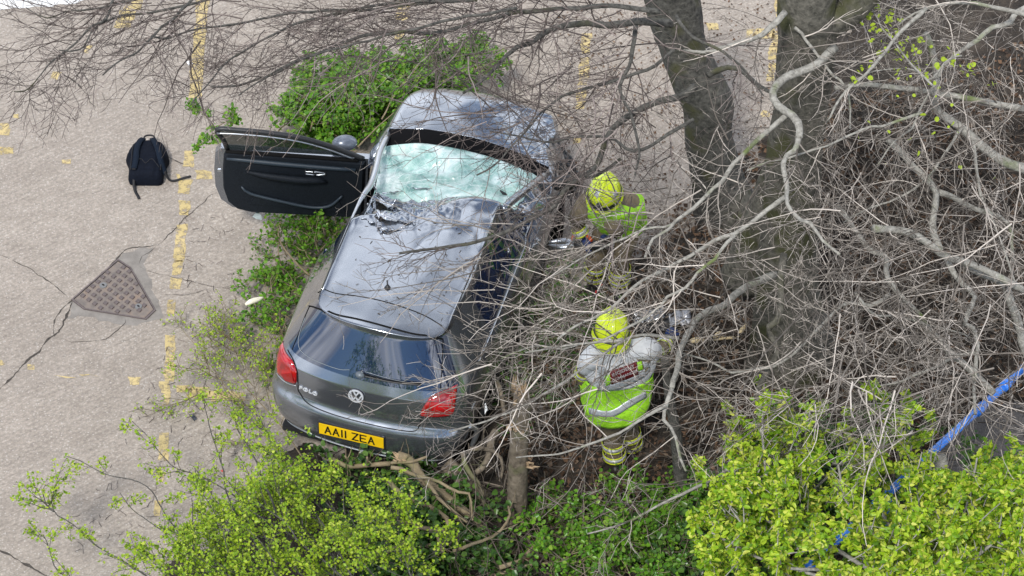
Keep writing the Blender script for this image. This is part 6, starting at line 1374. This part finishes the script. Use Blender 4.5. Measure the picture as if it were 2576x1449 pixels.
# skirt down to the ground
bd = np.concatenate([idx[0], idx[1:, -1], idx[-1, -2::-1], idx[-2:0:-1, 0]]); low_ = V[bd].copy(); low_[:, :2] *= .97; low_[:, 2] = .004; nb = len(bd); n0 = len(V); V = np.r_[V, low_]; i = np.arange(nb)
Fs = np.stack([n0+i, n0+(i+1) % nb, bd[(i+1) % nb], bd[i]], 1); link('bag_body', npmesh('bag_body', V, [Fq, Fs], True), NAV, bp_)
def bz_(x, y):
    v = np.clip((y+.27)/.52, 0, 1); wd = np.interp(v, [0, .1, .42, .55, .82, .92, 1], [.115, .155, .165, .192, .15, .115, .02]); u = np.clip(abs(x)/wd, 0, 1)
    return .17*np.interp(v, [0, .04, .12, .5, .85, .97, 1], [.45, .8, .95, 1, .9, .55, .2])*(.28+.72*(1-u**4.5)**.5)
def ribbon(name, pts, wd, mat, parent, th=.008):
    p = smoothline(np.array(pts, float), 24); T = nrm(np.gradient(p, axis=0)); S_ = nrm(np.cross(T, [0, 0, 1.])); wd = np.interp(np.linspace(0, 1, 24), np.linspace(0, 1, np.size(wd)), np.atleast_1d(wd))[:, None]
    V = np.concatenate([p+S_*wd/2, p-S_*wd/2]); i = np.arange(23); F = np.stack([i, 24+i, 25+i, i+1], 1); o = link(name, npmesh(name, V, F, True), mat, parent); m = o.modifiers.new('t', 'SOLIDIFY'); m.thickness = th; m.offset = 0; return o
ov = [(.10*cos(a)*1.02, -.03+.20*sin(a)) for a in np.linspace(0, 2*pi, 40)]
for name, pts, w_ in (('shoulder_strap', [(-.045, .20), (-.072, .12), (-.088, 0), (-.086, -.12), (-.098, -.22)], .048), ('shoulder_strap', [(.035, .20), (.062, .12), (.10, 0), (.125, -.10), (.165, -.18)], .048)):
    s_ = ribbon(name, [(x, y, bz_(x, y)+.022) for x, y in pts], w_, NAV2, bp_, .016)
    x, y = pts[-1]; bm = bmesh.new(); box_bm(bm, (x, y, bz_(x, y)+.02), (.032, .028, .012), None, .003); bm_obj('buckle', bm, WEB, s_)
ribbon('strap_tail', [(-.098, -.22, .12), (-.10, -.29, .05), (-.085, -.345, .012), (-.06, -.40, .01), (-.045, -.44, .01)], .024, WEB, bp_, .005)
ribbon('strap_tail', [(.165, -.18, .10), (.20, -.205, .03), (.25, -.20, .012), (.33, -.165, .014), (.385, -.14, .012)], .024, WEB, bp_, .005)
V, F = tubes(smoothline(np.array([(-.045, .235, .10), (-.04, .285, .10), (0, .30, .10), (.04, .285, .10), (.045, .235, .10)]), 20)[None], np.full((1, 20), .008), 6, True); link('carry_handle', npmesh('carry_handle', V, F, True), WEB, bp_)
for sg in (-1, 1): tube_obj('piping', [(sg*.13*1., y, bz_(.13, y)+.004) for y in np.linspace(-.2, .14, 8)], .005, WEB, bp_, 5)
tube_obj('seam', [(-.12, -.20, .172), (-.05, -.10, .178), (0, -.16, .178), (.05, -.10, .178), (.12, -.20, .170)], .003, WEB, bp_, 5)
# ---- blue rail
BLU = NT('blue_paint'); v = BLU.co(); BLU.l(BLU.ramp(BLU.noise(7, 5, .6, v), (.3, (.025, .15, .62)), (.7, (.06, .27, .85))), BLU.b.inputs['Base Color']); BLU.b.inputs['Roughness'].default_value = .22; BLU.b.inputs['Coat Weight'].default_value = .6; BLU = BLU.m
ra, rb = at(2680, 830, .95), at(1985, 1470, .95); rl = empty('blue_rail', (*((ra+rb)/2)[:2], 0)); tag(rl, 'glossy blue tubular handrail crossing the lower right behind the leafy tree', 'handrail'); lo_ = np.array(rl.location)
tube_obj('rail', [ra-lo_, rb-lo_], .033, BLU, rl, 20)
dr = nrm(rb-ra); Lr = np.linalg.norm(rb-ra)
for px_ in ((2530, 966), (2462, 1028), (2200, 1270)):
    pr = at(*px_, .95); t = np.dot(pr-ra, dr); c = ra+dr*t-lo_; tube_obj('collar', [c-dr*.05, c+dr*.05], .041, BLU, rl, 20)
for t in (.66,): c = ra+dr*Lr*t-lo_; tube_obj('post', [c, [c[0], c[1], .02]], .035, BLU, rl, 14)
# ---- litter and debris
WHP = simple('white_plastic', (.75, .76, .78), .35); 
shard(476, 158, .01, .035, .045, .4, WHP, 'litter_scrap', label='white scrap of litter beside the long yellow line near the twigs')
shard(730, 262, .04, .02, .05, .1, simple('pale_stone', (.5, .48, .47), .9), 'pale_stone', label='small pale stone at the left edge of the ivy heap')
shard(655, 543, .35, .085, .055, .6, simple('frosted_glass', (.45, .52, .52), .2, coat=.6), 'glass_fragment', label='crumpled clear fragment lying in leaves under the open door', tilt=(.2, .3))
shard(484, 1050, .02, .05, .035, -.6, simple('dark_plastic', (.03, .035, .05), .3, coat=.5), 'plastic_fragment', label='small black plastic piece on the concrete left of the rear bumper', tilt=(.3, .2))
shard(1208, 956, .55, .05, .04, .3, simple('clear_lens', (.30, .31, .34), .15, coat=1), 'lens_fragment', label='grey translucent lens fragment on the twigs right of the tail lamp', tilt=(.4, .1))
shard(1219, 1028, .6, .035, .05, .2, WHP, 'lens_fragment', label='white lens fragment hanging at the torn right bumper corner', tilt=(.5, .2))
shard(560, 1184, .01, .02, .018, .2, simple('red_plastic', (.45, .02, .015), .3), 'plastic_fragment', label='tiny red plastic chip among the hawthorn twigs')
shard(1510, 716, .12, .035, .05, .4, ORG, 'plastic_fragment', label='orange red scrap on the ground under the bending firefighter, upper one', tilt=(.3, 0))
shard(1504, 735, .10, .04, .035, .2, MATS['tail_lamp'] if 'tail_lamp' in MATS else simple('bright_red', (.5, .01, .015), .3), 'plastic_fragment', label='bright red scrap on the ground just below the orange one', tilt=(.2, .1))
for x, y in ((662, 1215), (645, 1222), (548, 1232), (372, 1256), (400, 1108)):
    pass
k = 0
for (x, y, z, L_, an, th, lab) in ((640, 757, .45, .17, 28, .024, 'pale split wood chip lying on leaves left of the car roof'), (1756, 858, .25, .13, 5, .028, 'short chunk of splintered pale wood under the grey branches'), (1806, 842, .3, .11, 42, .020, 'slanting splinter of pale wood beside the grey branches'), (1828, 851, .25, .22, 10, .016, 'long thin splinter of pale wood right of the other pieces'), (1870, 826, .3, .15, 55, .020, 'steep pale splinter at the right of the broken wood')):
    c = at(x, y, z); d = imgdir(an)[0]; e_ = tube_obj('wood_chip', [c-d*L_/2-c, c-d*L_*.2-c+[0, 0, .008], c+d*L_*.25-c, c+d*L_/2-c], [th*.5, th, th*.8, th*.15], simple('split_wood_pale', (.62, .50, .30), .8, nscale=40, var=.2) if k else simple('split_wood_white', (.74, .70, .55), .8, nscale=40, var=.12), None, 6, smooth=False)
    e_.location = c; tag(e_, lab, 'wood chip', 'splintered wood scraps'); k += 1
# crumpled grey panel with black trim, right of the standing firefighter's helmet
pe_ = at(1660, 812, 0); cp = empty('crumpled_panel', tuple(pe_)); tag(cp, 'crumpled grey metal panel with black trim lying in brushwood right of the yellow helmet', 'car panel')
def crumple(name, pxs, z, mat, seed, amp=.05, n=16):
    c = [at(x, y, z) for x, y in pxs]; u = np.linspace(0, 1, n); A, B = np.meshgrid(u, u)
    P = (c[0]*(1-A[..., None])+c[1]*A[..., None])*(1-B[..., None])+(c[3]*(1-A[..., None])+c[2]*A[..., None])*B[..., None]
    P[..., 2] += amp*(1-np.abs(2*fbm(A*5, B*4, seed, 2)-1))*1.4; i = np.arange(n*n).reshape(n, n); F = np.stack([i[:-1, :-1], i[:-1, 1:], i[1:, 1:], i[1:, :-1]], -1).reshape(-1, 4)
    o = link(name, npmesh(name, P.reshape(-1, 3)-pe_, F), mat, cp); m = o.modifiers.new('t', 'SOLIDIFY'); m.thickness = .004; return o
crumple('panel_skin', [(1590, 796), (1668, 784), (1672, 812), (1600, 822)], .22, paint('panel_grey', (.28, .29, .31), .3), 61)
crumple('panel_skin', [(1680, 800), (1735, 788), (1738, 822), (1684, 834)], .25, MATS.get('panel_grey') or simple('panel_light', (.32, .33, .36), .35, .4), 62)
crumple('black_trim', [(1580, 788), (1690, 805), (1680, 842), (1600, 846)], .14, BLK, 63)
# dark debris at the right front corner of the car
wq = at(1425, 430, .5); bd_ = empty('wing_debris', tuple(wq)); tag(bd_, 'black torn plastic arch liner sticking out at the right front wheel', 'car debris')
for q, (pxs, z) in enumerate((([(1410, 372), (1440, 395), (1450, 440), (1432, 425)], .75), ([(1420, 420), (1462, 440), (1452, 500), (1425, 470)], .55), ([(1400, 400), (1430, 440), (1440, 520), (1415, 480)], .6))):
    c = [at(x, y, z) for x, y in pxs]; u = np.linspace(0, 1, 10); A, B = np.meshgrid(u, u); P = (c[0]*(1-A[..., None])+c[1]*A[..., None])*(1-B[..., None])+(c[3]*(1-A[..., None])+c[2]*A[..., None])*B[..., None]
    P[..., 2] += .09*(fbm(A*4, B*4, 70+q, 3)-.5)*2; i = np.arange(100).reshape(10, 10); F = np.stack([i[:-1, :-1], i[:-1, 1:], i[1:, 1:], i[1:, :-1]], -1).reshape(-1, 4); o = link('liner_piece', npmesh('liner_piece', P.reshape(-1, 3)-wq, F), BLK, bd_); m = o.modifiers.new('t', 'SOLIDIFY'); m.thickness = .006
